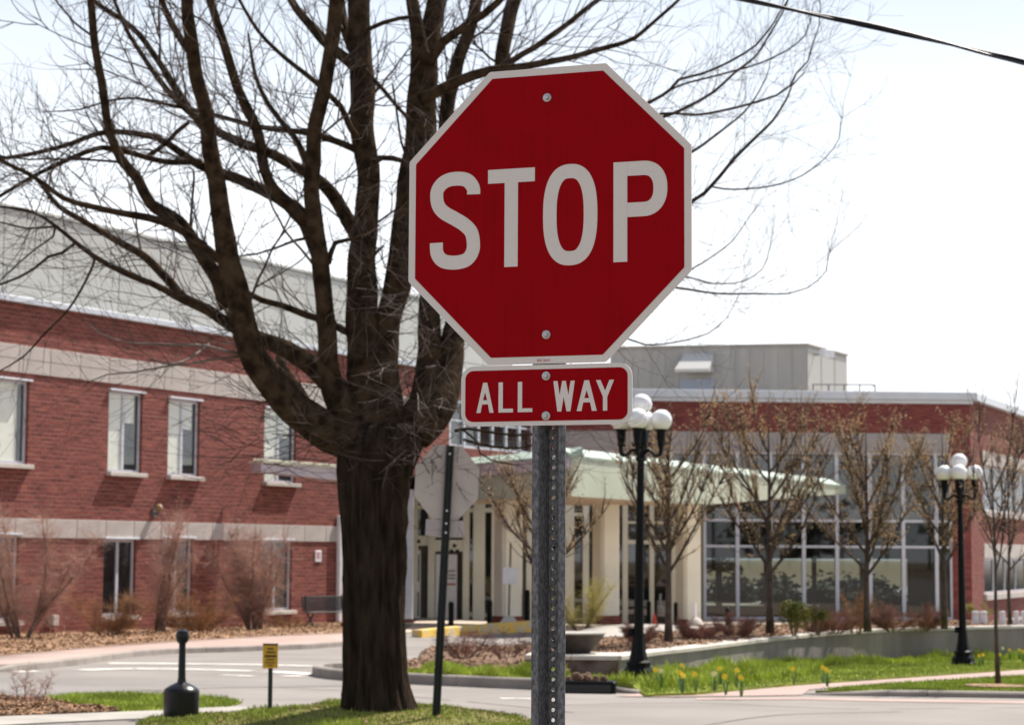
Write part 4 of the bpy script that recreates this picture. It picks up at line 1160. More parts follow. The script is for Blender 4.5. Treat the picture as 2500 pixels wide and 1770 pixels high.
# ------------------------------------------------------------------ street furniture
# lamp posts with five globes
def make_lamp(loc, label, H=4.57, rz=radians(-13.6)):
    L = thing("street_lamp", loc, label, "street lamp", "black five globe street lamps", rz=rz)
    s = H / 4.57
    mb = MB(); mb.lathe([(.27, 0), (.27, .06), (.245, .08), (.235, .17), (.20, .21), (.185, .24), (.195, .26), (.195, .30), (.15, .33), (.145, .36), (.118, .50), (.105, .62), (.098, .70), (.098, .74), (.088, .76)], n=8)
    mb.xf(Matrix.Scale(s, 4)); mb.build("base", M_["black_iron"], L)
    mb = MB(); mb.lathe([(.082, .75), (.078, 1.1), (.058, 3.45), (.058, 3.47), (.085, 3.49), (.085, 3.55), (.06, 3.58), (.06, 3.72), (.10, 3.76), (.11, 3.95), (.07, 4.02), (.06, 4.14), (.10, 4.17), (.11, 4.22), (.05, 4.24)], n=14)
    mb.xf(Matrix.Scale(s, 4)); mb.build("shaft", M_["black_iron"], L, smooth='auto')
    mb = MB(); mb.bbox(-.17, -.07, -.06, .06, .70, .83, .02); mb.xf(Matrix.Scale(s, 4)); mb.build("outlet_box", M_["black_iron"], L)
    def globe(c, n):
        r = .172
        mb = MB(); mb.lathe([(r * sin(pi * i / 16) if i else .001, r * (1 - cos(pi * i / 16)) - .02) for i in range(17)][2:] , c, 22)
        mb.xf(Matrix.Scale(s, 4)); return mb.build("globe", M_["globe"], L, smooth=True)
    globe((0, 0, 4.235), 0)
    for k in range(4):
        a = k * pi / 2; c, d = cos(a), sin(a)
        P = [(.05, 3.60), (.12, 3.66), (.18, 3.63), (.235, 3.575), (.30, 3.58), (.325, 3.65), (.325, 3.76)]
        pts, rr = smooth_path([(c * r, d * r, z) for r, z in P], [.035, .03, .024, .024, .030, .036, .042], .03)
        mb = MB(); mb.tube(pts, rr, 8)
        mb.tube([(c * .06, d * .06, 3.74), (c * .12, d * .12, 3.72), (c * .155, d * .155, 3.78)], [.02, .016, .012], 6)
        mb.xf(Matrix.Scale(s, 4)); mb.build("arm", M_["black_iron"], L, smooth='auto')
        mb = MB(); mb.lathe([(.035, 3.70), (.06, 3.74), (.052, 3.78), (.07, 3.86), (.072, 3.95), (.10, 3.975), (.10, 4.0), (.06, 4.0)], (c * .325, d * .325, 0), 12)
        mb.xf(Matrix.Scale(s, 4)); mb.build("cup", M_["black_iron"], L, smooth='auto')
        globe((c * .325, d * .325, 3.985), 1)
    return L
l1 = hit(1558, 1662)
lamp1 = make_lamp(tuple(l1), "black five globe street lamp directly right of the stop sign post")
lamp1.rotation_euler[1] = radians(.7)
l2 = hit(2352, 1624, .03)
sc2 = (514.0 / FPX * l2.y) / 4.57
lamp2 = copy_thing(lamp1, tuple(l2), radians(-13.6), "black five globe street lamp standing before the far brick corner")
lamp2.scale = (sc2, sc2, sc2); lamp2.rotation_euler[1] = radians(-.4)
mb = MB(); mb.lathe([(.34, -.1), (.34, .02), (.30, .03)], (l1.x, l1.y, l1.z), 20); tag(mb.build("lamp_footing", M_["concrete"]), "round concrete footing under the street lamp next to the stop sign", "footing")

# smoking receptacle
sp_ = hit(442, 1752)
hS = at(442, 1539, sp_.y).z - sp_.z
SR = thing("smoking_receptacle", (sp_.x, sp_.y, sp_.z + .01), "black bottle shaped smoking receptacle on the path edge", "ash bin")
k = hS / 1.0
mb = MB(); mb.lathe([(.20, 0), (.205, .03), (.207, .30), (.198, .305), (.20, .31), (.188, .328), (.135, .362), (.08, .388), (.052, .40), (.048, .44)], n=32); mb.xf(Matrix.Scale(k, 4)); mb.build("base", M_["black_plastic"], SR, smooth='auto')
mb = MB(); mb.lathe([(.047, .39), (.045, .44), (.039, .80), (.041, .845)], n=20); mb.xf(Matrix.Scale(k, 4)); mb.build("neck", M_["black_plastic"], SR, smooth='auto')
mb = MB(); mb.lathe([(.04, .84), (.062, .86), (.074, .885), (.076, .955), (.066, .985), (.04, 1.0), (.001, 1.0)], n=20); mb.xf(Matrix.Scale(k, 4)); mb.build("head", M_["black_plastic"], SR, smooth='auto')
mb = MB()
for a in (-1.2, .35, 1.9, 3.4):
    mb.tube([(cos(a) * .070, sin(a) * .070, .925), (cos(a) * .079, sin(a) * .079, .925)], .016, 10)
mb.xf(Matrix.Scale(k, 4)); mb.build("opening", M_["ink"], SR)

# small yellow notice on a thin post
yp = hit(658, 1744, .05)
YS = thing("yellow_sign", tuple(yp), "small yellow notice on a thin dark post beside the tree", "sign", rz=radians(-6))
zt_, zb_ = at(658, 1571, yp.y).z - yp.z, at(658, 1631, yp.y).z - yp.z
hw = 18.5 / FPX * yp.y
mb = MB(); mb.bbox(-.022, .022, .004, .026, -.1, zt_ - .02, .004); mb.build("post", M_["green_post"], YS)
mb = MB(); mb.prism([(-hw, zb_), (hw, zb_ + .004), (hw, zt_ - .008), (-hw, zt_)], -.004, .003); mb.build("panel", M_["sign_yellow"], YS)
mb = MB(); mb.box(-hw, hw, -.010, .006, zt_ - .014, zt_ + .004); mb.build("top_edge", M_["ink"], YS)
rngt = random.Random(5); mb = MB(); hh = zt_ - zb_
for row, (zf_, hgt, wid) in enumerate([(.80, .07, .40), (.66, .07, .55), (.50, .10, .75), (.36, .06, .5), (.24, .05, .6), (.13, .05, .35)]):
    x = -hw * wid
    while x < hw * wid:
        w = hw * rngt.uniform(.05, .12); mb.box(x, min(x + w, hw * .9), -.0062, -.0045, zb_ + hh * (zf_ - hgt / 2), zb_ + hh * (zf_ + hgt / 2)); x += w + hw * .035
mb.build("print", M_["ink"], YS)

# rear face of the far stop sign, leaning
rp = hit(1063, 1775)
lean = (at(1099, 1090, rp.y) - rp); ln = lean.normalized()
RS = thing("leaning_sign", tuple(rp), "grey back of a leaning octagonal road sign by the tree", "road sign")
hs = 180.0 / FPX * rp.y
mb = MB()
def hat(mb, z0, z1, s=1.0, y0=0.0, sgn=1):
    pr = [(-.040, 0), (-.024, 0), (-.012, .032), (.012, .032), (.024, 0), (.040, 0), (.040, .004), (.027, .004), (.0145, .036), (-.0145, .036), (-.027, .004), (-.040, .004)]
    vs = [(x * s, y0 + sgn * y * s, z0) for x, y in pr] + [(x * s, y0 + sgn * y * s, z1) for x, y in pr]
    n = len(pr); mb.add(vs, [((i + 1) % n, i, n + i, n + (i + 1) % n) for i in range(n)] + [tuple(range(n)), tuple(range(2 * n - 1, n - 1, -1))])
Lp = lean.length
hat(mb, -.3, Lp + .01, 1.0, -.042, 1)
X_ = Vector((1, .05, 0)).normalized(); X_ = (X_ - ln * X_.dot(ln)).normalized(); Y_ = ln.cross(X_)
MLean = Matrix((X_, Y_, ln)).transposed().to_4x4()
mb.xf(MLean); fix_normals(mb.build("post", M_["green_post"], RS))
def octo(r, cz, cx=0.0, sx=1.0):
    ap = r; t = ap * math.tan(pi / 8)
    return [(cx + x * sx, cz + z) for x, z in [(-t, -ap), (t, -ap), (ap, -t), (ap, t), (t, ap), (-t, ap), (-ap, t), (-ap, -t)]]
cxo = .005
mb = MB(); oz = Lp - hs / 2 + .01
mb.prism(octo(hs / 2, oz, cxo - .02, .86), .001, .004); mb.xf(MLean); fix_normals(mb.build("plate", M_["alu_back"], RS))
mb = MB(); w2 = 94.0 / 2 * K / 1.09 / FPX * rp.y * 1.0
mb.prism([(-w2 - .01, oz - hs / 2 - .165), (w2 - .01, oz - hs / 2 - .165), (w2 - .01, oz - hs / 2 - .006), (-w2 - .01, oz - hs / 2 - .006)], .001, .004); mb.xf(MLean); fix_normals(mb.build("lower_plate", mat("alu_back_pink", (.40, .335, .33), .55, .05, 6), RS))
mb = MB()
for zz in (oz - .28, oz + .28, oz - hs / 2 - .04, oz - hs / 2 - .13): mb.lathe([(.012, 0), (.012, .008), (.001, .009)], (0, 0, 0), 8); 
mb.xf(Matrix.Rotation(pi / 2, 4, 'X'))
n0 = len(mb.v) // 4
mb.v = [tuple(MLean @ Vector((v[0], v[1] - .044, v[2] + (oz - .28, oz + .28, oz - hs / 2 - .04, oz - hs / 2 - .13)[i // n0]))) for i, v in enumerate(mb.v)]
mb.build("bolt", M_["bolt_steel"], RS)
smear = MB()
pts, rr = smooth_path([MLean @ Vector(p) for p in [(-.17, -.0005, oz + .20), (-.13, -.0005, oz + .245), (-.08, -.0005, oz + .265)]], [.006, .016, .010], .02)
smear.ribbon([(-.19, oz + .18), (-.165, oz + .215), (-.13, oz + .24), (-.075, oz + .262)], .014, -.0006); smear.xf(MLean); smear.build("scuff_mark", mat("scuff", (.20, .18, .17), .8), RS)

# bench against the brick wall
bp = hit(802, 1530, .12)
BN = thing("bench", (bp.x, bp.y, bp.z), "dark slatted metal bench by the brick wall beside the tree trunk", "bench", rz=ANG - radians(24))
for i in range(7):
    mb = MB(); mb.bbox(-.75, .75, .24 + i * .004, .262 + i * .01, .46 + i * .062, .51 + i * .062, .006); mb.build("back_slat", M_["bench_green"], BN)
for i in range(6):
    mb = MB(); mb.bbox(-.75, .75, -.22 + i * .078, -.16 + i * .078, .415, .44, .006); mb.build("seat_slat", M_["bench_green"], BN)
for x in (-.62, .62):
    mb = MB(); mb.tube(smooth_path([(x, -.24, 0), (x, -.10, .12), (x, 0, .22), (x, -.12, .36), (x, -.22, .42)], [.03] * 5, .06)[0], .028, 6)
    mb.tube(smooth_path([(x, .30, 0), (x, .16, .12), (x, 0, .22), (x, .18, .40), (x, .27, .9)], [.03] * 5, .06)[0], .028, 6); mb.build("leg", M_["bench_green"], BN)

# bollards, cone, cast bases
def bollard(x, yt, yb, wpx, label, first=[None]):
    p = hit(x, yb, .02); h = at(x, yt, p.y).z - p.z; r = wpx / 2 / FPX * p.y
    B = thing("bollard", tuple(p), label, "bollard", "black bollards before the entrance")
    mb = MB(); mb.lathe([(r * 1.02, 0), (r, .03), (r, h * .86), (r * 1.06, h * .865), (r * 1.06, h * .90), (r, h * .905)], n=16); mb.build("post", M_["black_iron"], B, smooth='auto')
    mb = MB(); mb.lathe([(r, h * .903), (r * .96, h * .95), (r * .7, h * .985), (r * .3, h)], n=16); mb.build("cap", M_["black_iron"], B, smooth='auto')
bollard(1101, 1467, 1543, 13.5, "black bollard in front of the white door, next to the leaning pole")
bollard(1195, 1464, 1538, 13.5, "black bollard between the white door and the concrete pyramid base")
bollard(1287, 1439, 1530, 13, "black bollard touching the left edge of the stop sign post")
bollard(1584, 1466, 1526, 11, "black bollard between the street lamp and the orange cone")
bollard(1650, 1470, 1528, 10.5, "black bollard just right of the small tree nearest the lamp")
bollard(1776, 1482, 1527, 10, "short dark bollard in front of the big window panes")
cp = hit(1598, 1528, .02)
TC = thing("traffic_cone", tuple(cp), "bright orange traffic cone near the street lamp", "traffic cone")
mb = MB(); r = 9.0 / FPX * cp.y; h = at(1598, 1496, cp.y).z - cp.z
mb.lathe([(r * .85, .03), (r * .5, h * .5), (r * .18, h * .97), (.01, h)], n=16); mb.build("cone", M_["cone_orange"], TC, smooth='auto')
mb = MB(); mb.bbox(-r, r, -r, r, 0, .035, .01); mb.build("foot", M_["cone_orange"], TC)
pb = hit(1242, 1537, .02)
PB = thing("sign_base", tuple(pb), "white concrete pyramid base holding a thin sign pole", "sign base")
w = 34.0 / FPX * pb.y; h = at(1242, 1503, pb.y).z - pb.z
mb = MB(); mb.add([(-w, -w, 0), (w, -w, 0), (w, w, 0), (-w, w, 0), (-w * .3, -w * .3, h), (w * .3, -w * .3, h), (w * .3, w * .3, h), (-w * .3, w * .3, h)], [(3, 2, 1, 0), (4, 5, 6, 7), (0, 1, 5, 4), (1, 2, 6, 5), (2, 3, 7, 6), (3, 0, 4, 7)])
mb.build("base", mat("pale_concrete", (.52, .51, .47), .8, .08, 3), PB)
mb = MB(); hp = at(1244, 1325, pb.y).z - pb.z; mb.tube([(0, 0, h), (.05, 0, hp)], .03, 8); mb.build("pole", M_["shrub_stem"], PB)
mb = MB(); mb.bbox(-.2, .26, -.06, -.04, at(1244, 1425, pb.y).z - pb.z, at(1244, 1385, pb.y).z - pb.z, .01); mb.build("panel", M_["white_paint"], PB)
db = hit(1697, 1533, .02)
DB = thing("concrete_dome", tuple(db), "rough concrete dome base at the foot of the right canopy column", "concrete base")
w = 24.0 / FPX * db.y
mb = MB(); mb.lathe([(w, 0), (w * .95, w * .25), (w * .78, w * .65), (w * .5, w * .98), (w * .2, w * 1.1), (.01, w * 1.12)], n=14); mb.build("dome", M_["stone"], DB, smooth='auto')
mb = MB(); mb.tube([(0, 0, w), (0, 0, w + .5)], .05, 8); mb.build("pin", M_["white_paint"], DB)

# concrete bowl planter on the wall's end
bo = Vector((at(1400, 1578, SL[0].y + .62).x, SL[0].y + .62, CAPZ + .006))
br = (1478 - 1400) / FPX * bo.y
BW = thing("bowl_planter", tuple(bo), "wide dark concrete bowl planter standing on the wall's end", "planter")
hb = at(1400, 1543, bo.y).z - bo.z
mb = MB(); mb.lathe([(br * .50, 0), (br * .55, hb * .06), (br * .78, hb * .45), (br * .97, hb * .90), (br, hb * .92), (br, hb), (br * .9, hb), (br * .85, hb * .88), (.01, hb * .86)], n=36)
mb.build("bowl", mat("dark_concrete", (.050, .037, .030), .85, .25, 5, .2, 40), BW, smooth='auto')
mb = MB(); mb.lathe([(br * 1.0, hb * .93), (br * 1.012, hb * .94), (br * 1.012, hb * 1.004), (br * .92, hb * 1.006)], n=36); mb.build("rim", M_["concrete"], BW, smooth='auto')
mb = MB(); mb.lathe([(br * .86, hb * .9), (br * .5, hb * .95), (.01, hb * .97)], n=20); mb.build("soil", M_["mulch"], BW)

# white tapered posts behind the wall on the right
for i, (x, w_, lab) in enumerate([(2382, 20, "white tapered tub leftmost behind the wall by the far lamp"), (2402, 19, "white tapered tub second from left behind the wall by the far lamp"),
                                  (2448, 17, "white tapered tub right of the thin sapling behind the wall"), (2482, 14, "white tapered tub second from right behind the wall"), (2500, 14, "white tapered tub cut by the picture edge behind the wall")]):
    Yp = 52.5; b = at(x, 1540, Yp); r = w_ / 2 / FPX * Yp; h = at(x, 1494, Yp).z - b.z
    T = thing("planter_tub", (b.x, b.y, b.z - .12), lab, "tub", "white tubs behind the wall")
    mb = MB(); mb.lathe([(r, 0), (r, .08), (r * .82, h + .12)], n=14); mb.build("tub", M_["white_paint"], T, smooth='auto')
    mb = MB(); mb.lathe([(r * .86, h + .07), (r * .90, h + .08), (r * .90, h + .14), (r * .6, h + .145)], n=14); mb.build("rim", M_["white_paint"], T, smooth='auto')

# overhead cable
def cable_pts(dx, dz, ph):
    px = [(1500, -62), (1650, -38), (1821, 0), (1912, 20), (1993, 37), (2125, 64), (2282, 100), (2400, 129), (2500, 153), (2700, 208), (3000, 295)]
    base, _ = smooth_path([at(x, y, 13.0 + (x - 1500) * .0003) for x, y in px], [0] * len(px), .05)
    return [p + Vector((0, cos(i * .16 + ph) * .010, sin(i * .16 + ph) * .010)) for i, p in enumerate(base)]
CB = thing("overhead_cable", (at(2200, 80, 13.2)), "twisted black overhead cable crossing the upper right sky", "cable")
for ph, mt in ((0, M_["cable"]), (pi, mat("cable_grey", (.022, .023, .032), .45))):
    mb = MB(); mb.tube(cable_pts(0, 0, ph), .0100, 6); mb.build("wire", mt, CB, local=False, smooth=True)
# ------------------------------------------------------------------ the big bare tree
TB = thing("bare_tree", (TREE.x, TREE.y, 0.0), "big bare leafless tree with dark forked trunk behind the stop sign", "tree")
TY = TREE.y
PXM = TY / FPX                                   # metres per full pixel at the trunk
# trunk: rings in display px (centre x, y, diameter)
rings = [(846, 1612, 205), (846, 1592, 178), (845, 1570, 162), (843, 1540, 152), (841, 1500, 147), (839, 1440, 144), (838, 1380, 142), (838, 1320, 143), (839, 1260, 146), (839, 1200, 152),
         (838, 1150, 156), (837, 1105, 164), (840, 1060, 176), (848, 1020, 190), (856, 985, 200), (860, 962, 186), (860, 950, 150)]
mb = MB(); NS = 132; rr = []
for i in range(len(rings) - 1):
    for k in range(10): rr.append(tuple(lerp(a, b, k / 10) for a, b in zip(rings[i], rings[i + 1])))
rr.append(rings[-1])
for i, (x, y, w) in enumerate(rr):
    c = at(x * K, y * K, TY); r0 = w * K / 2 * PXM * .965
    for k in range(NS):
        a = 2 * pi * k / NS
        nz = noise.noise(Vector((cos(a) * 3.2 * 2, sin(a) * 3.2 * 2, c.z * .55)))
        rd = 1 - abs(noise.noise(Vector((cos(a) * 13, sin(a) * 13, c.z * 1.1 + nz * 1.5)))) * 2.6 + .35 * noise.noise(Vector((cos(a) * 30, sin(a) * 30, c.z * 3.5)))
        r = r0 * (1 + .035 * noise.noise(Vector((cos(a) * 1.2, sin(a) * 1.2, c.z * .8)))) + .040 * (rd - .8)
        if y > 1520:                               # root flare, uneven
            r *= 1 + .10 * (y - 1520) / 90 * max(0, cos(3 * a + .9)) + (.06 * (y - 1520) / 90 if cos(a - .2) > .3 else 0)
        dep = .86
        mb.v.append((c.x + cos(a) * r, c.y + sin(a) * r * dep, c.z))
for i in range(len(rr) - 1):
    for k in range(NS):
        j = (k + 1) % NS; mb.f.append((i * NS + j, i * NS + k, (i + 1) * NS + k, (i + 1) * NS + j))
mb.f.append(tuple((len(rr) - 1) * NS + k for k in range(NS - 1, -1, -1)))
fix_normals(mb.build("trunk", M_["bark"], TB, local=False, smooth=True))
# limbs: (points in display px, diameters in display px, depth change from root to tip in metres)
LIMBS = [
 ([(845, 1000), (790, 985), (722, 960), (660, 912), (603, 850), (567, 790), (540, 700), (513, 600), (497, 500), (481, 400), (463, 300), (446, 200), (431, 100), (420, 0), (412, -90)],
  [110, 96, 84, 76, 66, 60, 56, 51, 44, 39, 35, 31, 28, 26, 24], -1.2),
 ([(430, 118), (416, 104), (384, 52), (362, 0), (350, -40)], [20, 18, 16, 14, 13], -.3),
 ([(835, 1010), (792, 940), (750, 870), (733, 800), (728, 700), (722, 600), (706, 500), (698, 420), (701, 330), (716, 240), (730, 150), (745, 50), (754, -10), (768, -90)],
  [110, 80, 58, 46, 41, 40, 38, 36, 33, 32, 31, 32, 32, 31], -.8),
 ([(842, 1000), (828, 860), (816, 750), (812, 690), (812, 600), (820, 500), (824, 400), (816, 300), (811, 200), (806, 120), (805, 50), (802, -90)], [130, 100, 82, 74, 66, 57, 53, 55, 58, 56, 53, 50], .3),
 ([(856, 1000), (858, 860), (866, 750), (876, 690), (892, 620), (907, 550), (920, 450), (935, 350), (944, 250), (948, 170), (948, 115)], [120, 74, 58, 60, 66, 72, 70, 74, 70, 66, 60], .2),
 ([(946, 135), (936, 70), (926, 0), (920, -60)], [44, 34, 29, 27], .0),
 ([(950, 140), (966, 70), (980, 0), (992, -70)], [52, 48, 46, 42], .3),
 ([(960, 142), (992, 96), (1035, 65), (1085, 31), (1112, 5), (1150, -40)], [24, 21, 19, 17, 16, 14], -.5),
 ([(872, 1015), (918, 965), (950, 915), (962, 850), (960, 780), (963, 700), (973, 600), (984, 500), (994, 380), (1002, 240), (1019, 168), (1038, 103), (1060, 24), (1078, -60)],
  [110, 96, 80, 66, 58, 50, 45, 42, 39, 35, 33, 31, 30, 29], .9),
 ([(930, 970), (985, 905), (1004, 830), (1014, 770), (1026, 715), (1055, 620), (1082, 480), (1104, 320), (1118, 200), (1130, 108), (1141, 48), (1153, 0), (1170, -70)], [84, 76, 62, 54, 50, 48, 46, 42, 38, 36, 36, 35, 34], 1.3),
 ([(940, 225), (1000, 190), (1060, 168), (1100, 158), (1180, 148), (1285, 128), (1397, 96), (1445, 67), (1521, 0), (1560, -50)], [28, 25, 23, 21, 17, 13, 10, 8.5, 6.5, 5], -.8),
 ([(1112, 230), (1118, 165), (1142, 142), (1171, 120), (1193, 108), (1240, 76), (1285, 45), (1342, 0), (1390, -40)], [20, 17, 16, 15, 15, 14, 13, 12, 10], .7),
 ([(816, 560), (786, 505), (742, 436), (705, 397), (660, 375), (600, 344), (545, 322), (490, 296), (450, 270), (410, 225), (355, 140), (310, 76), (260, 36), (205, 0), (150, -50)], [38, 35, 31, 27, 25, 24, 22, 20, 18, 17, 15, 14, 12, 11, 9], .9),
 ([(452, 272), (400, 228), (345, 165), (300, 95), (278, 55), (250, -10)], [17, 15, 13, 11, 9.5, 8], .4),
 ([(728, 590), (680, 490), (640, 455), (600, 432), (540, 404), (460, 376), (400, 340), (352, 312), (280, 297), (220, 301), (140, 328), (60, 348), (0, 357), (-70, 365)], [42, 36, 32, 29, 25, 21, 18, 15, 14, 13, 11, 10, 9, 7], .5),
 ([(450, 362), (400, 364), (348, 360), (280, 340), (232, 331), (160, 355), (80, 392), (0, 440), (-60, 475)], [14, 14, 13, 13, 12, 11, 9, 8, 6], -.4),
 ([(330, 351), (372, 322), (395, 295), (424, 274)], [11, 11, 11, 10], .1),
 ([(684, 500), (645, 455), (616, 424), (596, 380), (578, 310), (560, 256), (532, 200), (504, 112), (472, 0), (458, -60)], [30, 28, 26, 25, 24, 23, 22, 20, 18, 16], -.5),
 ([(696, 385), (680, 352), (656, 304), (625, 268), (600, 236), (572, 172), (562, 120), (556, 76)], [16, 15, 14, 12.5, 12, 9, 7, 5], -.4),
 ([(812, 345), (740, 312), (680, 297), (620, 290), (560, 278), (480, 258), (400, 240), (304, 220), (240, 228), (180, 246), (120, 250)], [18, 16, 14, 13, 12, 11, 9, 7, 5.5, 4, 3], .5),
 ([(812, 350), (770, 322), (720, 305), (676, 290)], [16, 14, 12, 8], .8),
 ([(808, 322), (785, 285), (762, 240), (735, 212), (705, 185), (640, 132), (580, 72), (536, 0), (515, -40)], [17, 15, 14, 13, 12, 10, 8.5, 7, 6], -.6),
 ([(795, 150), (760, 124), (720, 90), (680, 40), (652, 0), (630, -40)], [30, 26, 23, 20, 18, 16], .4),
 ([(800, 130), (791, 113), (772, 72), (767, 36), (762, -50)], [28, 25, 22, 20, 18], .7),
 ([(790, 905), (750, 868), (700, 826), (640, 785), (588, 762), (532, 755 - 20), (480, 719 - 14), (412, 671), (384, 631), (328, 575), (260, 539), (192, 499), (132, 463), (80, 400), (24, 372), (-40, 345)],
  [60, 54, 48, 42, 35, 30, 27, 25, 22, 20, 17, 15, 13, 11, 10, 8], 1.3),
 ([(420, 676), (392, 663), (340, 635), (272, 607), (212, 575), (168, 543), (124, 507), (72, 475), (0, 463), (-50, 460)], [19, 17, 15, 14, 12, 10, 8, 6.5, 5, 4], -.5),
 ([(512, 690), (492, 630), (462, 585), (432, 540), (400, 499), (340, 455), (310, 400), (272, 360), (248, 300), (236, 240), (224, 160), (212, 80), (204, 0), (200, -60)], [40, 36, 32, 31, 29, 26, 24, 22, 20, 19, 18, 18, 17, 16], -.6),
 ([(505, 590), (484, 575), (420, 523), (360, 495), (280, 479), (200, 463), (140, 444), (80, 400), (10, 362), (-40, 330)], [22, 20, 19, 17, 15, 13, 11, 9, 7, 5], -1.0),
 ([(800, 752), (772, 739), (730, 720), (688, 707), (632, 695 - 12), (585, 672), (548, 652), (520, 640)], [20, 18, 17, 17, 16, 15, 13, 10], .7),
 ([(730, 950), (704, 927), (672, 879), (640, 835), (625, 800)], [34, 30, 26, 22, 16], .5),
 ([(540, 793), (500, 786), (460, 775), (380, 771), (330, 770), (280, 767), (224, 747), (190, 720)], [8, 7, 6.5, 6, 5, 4, 3, 2], -1.0),
 ([(545, 797), (510, 801), (464, 807), (420, 816), (380, 819), (300, 834), (240, 839), (200, 855)], [7, 6, 5.5, 5, 5, 4, 3, 2], -.8),
 ([(468, 770), (440, 792), (410, 810), (365, 814), (345, 806)], [5, 5.5, 5.5, 5, 3], -1.1),
 ([(690, 533), (660, 540), (620, 555), (570, 570), (528, 575)], [8, 7, 5.5, 4.5, 3], -.5),
 ([(426, 520), (430, 450), (434, 400), (432, 380), (424, 376)], [7, 6, 5.5, 5, 3.5], .0),
 ([(212, 578), (208, 595), (180, 651), (148, 699), (100, 747), (52, 799), (0, 831), (-30, 850)], [7, 6, 5.5, 5, 4.5, 4, 3, 2.5], -.6),
 ([(168, 545), (140, 567), (110, 575), (80, 599), (40, 622), (0, 637), (-30, 650)], [8, 7.5, 7, 6.5, 6, 5, 4], -.3),
 ([(124, 507), (120, 530), (80, 558), (30, 600), (-10, 640)], [7, 5, 4, 3.5, 3], .2),
 ([(124, 508), (60, 512), (10, 500), (-30, 495)], [6, 5, 4, 3], .3),
 ([(800, 95), (826, 66), (860, 52), (895, 42), (925, 38)], [12, 11, 10, 9.5, 8], -.3),
 ([(815, 150), (860, 205), (900, 250), (935, 280), (952, 292)], [10, 9.5, 8.5, 7.5, 6], -.9),
 ([(880, 190), (890, 260), (900, 320), (915, 360)], [5, 5, 5.5, 6], -1.1),
 ([(830, 372), (850, 355), (880, 355), (905, 362)], [8, 13, 13, 10], -.4),
 ([(780, 660), (800, 635), (822, 595), (845, 565), (858, 552)], [5, 6, 6.5, 6.5, 5], -1.1),
 ([(736, 590), (752, 545), (775, 538), (818, 528)], [13, 11, 9, 9], -.5),
 # branches appearing right of the sign
 ([(1108, 360), (1200, 330), (1340, 285), (1457, 230), (1502, 202), (1521, 179), (1573, 166), (1637, 138), (1694, 102), (1723, 67), (1749, 26), (1765, 0), (1775, -30)], [22, 16, 11, 8, 7, 6, 5.5, 5, 4.5, 4, 3, 2.5, 2], -1.0),
 ([(1500, 203), (1540, 187), (1592, 173), (1653, 157), (1697, 144), (1765, 112), (1803, 80), (1816, 48), (1822, 10)], [5, 5, 5, 4.5, 4, 3.5, 3, 2.5, 2], .3),
 ([(1095, 430), (1220, 370), (1370, 310), (1489, 262), (1528, 246), (1598, 208), (1646, 163), (1694, 125), (1717, 90), (1758, 19), (1775, -30)], [24, 16, 11, 8, 7.5, 7, 6, 5.5, 5, 4, 3], 1.2),
 ([(1400, 290), (1483, 256), (1560, 258), (1630, 246), (1701, 227), (1739, 214), (1771, 192), (1784, 166), (1810, 138), (1822, 96), (1835, 58), (1838, 10)], [7, 6.5, 6, 6, 5.5, 5, 5, 4, 3.5, 3, 2.5, 2], -.4),
 ([(1085, 520), (1230, 440), (1400, 390), (1547, 342), (1573, 326), (1624, 288), (1669, 250), (1701, 205), (1723, 154), (1728, 120)], [22, 15, 10, 7.5, 7, 5.5, 4.5, 3.5, 2.5, 2], 1.4),
 ([(1060, 640), (1230, 560), (1400, 510), (1547, 454), (1598, 413), (1646, 355), (1694, 307), (1733, 269), (1765, 218), (1774, 192), (1800, 165)], [26, 17, 11, 8.5, 8, 7.5, 6.5, 5.5, 4.5, 3.5, 2.5], -.8),
 ([(1590, 418), (1624, 424), (1672, 424), (1733, 416), (1797, 394), (1848, 355), (1880, 310), (1886, 266)], [4.5, 4.2, 4, 3.5, 3, 2.5, 2, 1.4], -.3),
 ([(1030, 720), (1200, 650), (1380, 630), (1519, 645), (1566, 652), (1614, 658), (1712, 658), (1766, 658), (1810, 645), (1851, 607), (1858, 563)], [24, 14, 8, 5, 4.6, 4.2, 3.6, 3, 2.4, 2, 1.4], -1.2),
 ([(1300, 640), (1450, 640), (1546, 604), (1597, 574), (1641, 540), (1675, 492)], [8, 5, 4, 3.4, 2.8, 1.8], .4),
 ([(1400, 612), (1539, 621), (1580, 633), (1620, 636), (1665, 630), (1709, 601), (1726, 546)], [6, 4.2, 3.8, 3.4, 3, 2.4, 1.5], .8),
 ([(1290, 740), (1407, 760), (1444, 772), (1512, 767), (1587, 747), (1627, 713)], [6, 4.5, 4, 3.4, 2.8, 1.8], -.8),
 ([(1020, 965), (1045, 960), (1100, 968), (1160, 975), (1200, 972)], [8, 7, 6, 5, 4], -.5),
 ([(1040, 985), (1100, 1000), (1160, 1004), (1215, 990)], [7, 6, 5, 4], -.7),
 ([(1040, 965), (1070, 990), (1075, 1015), (1100, 1030), (1160, 1042)], [6, 5, 4, 3.5, 3], -.4),
]
twig = MB(); pale = MB()
TR = random.Random(42)
UP = Vector((0, 0, 1))
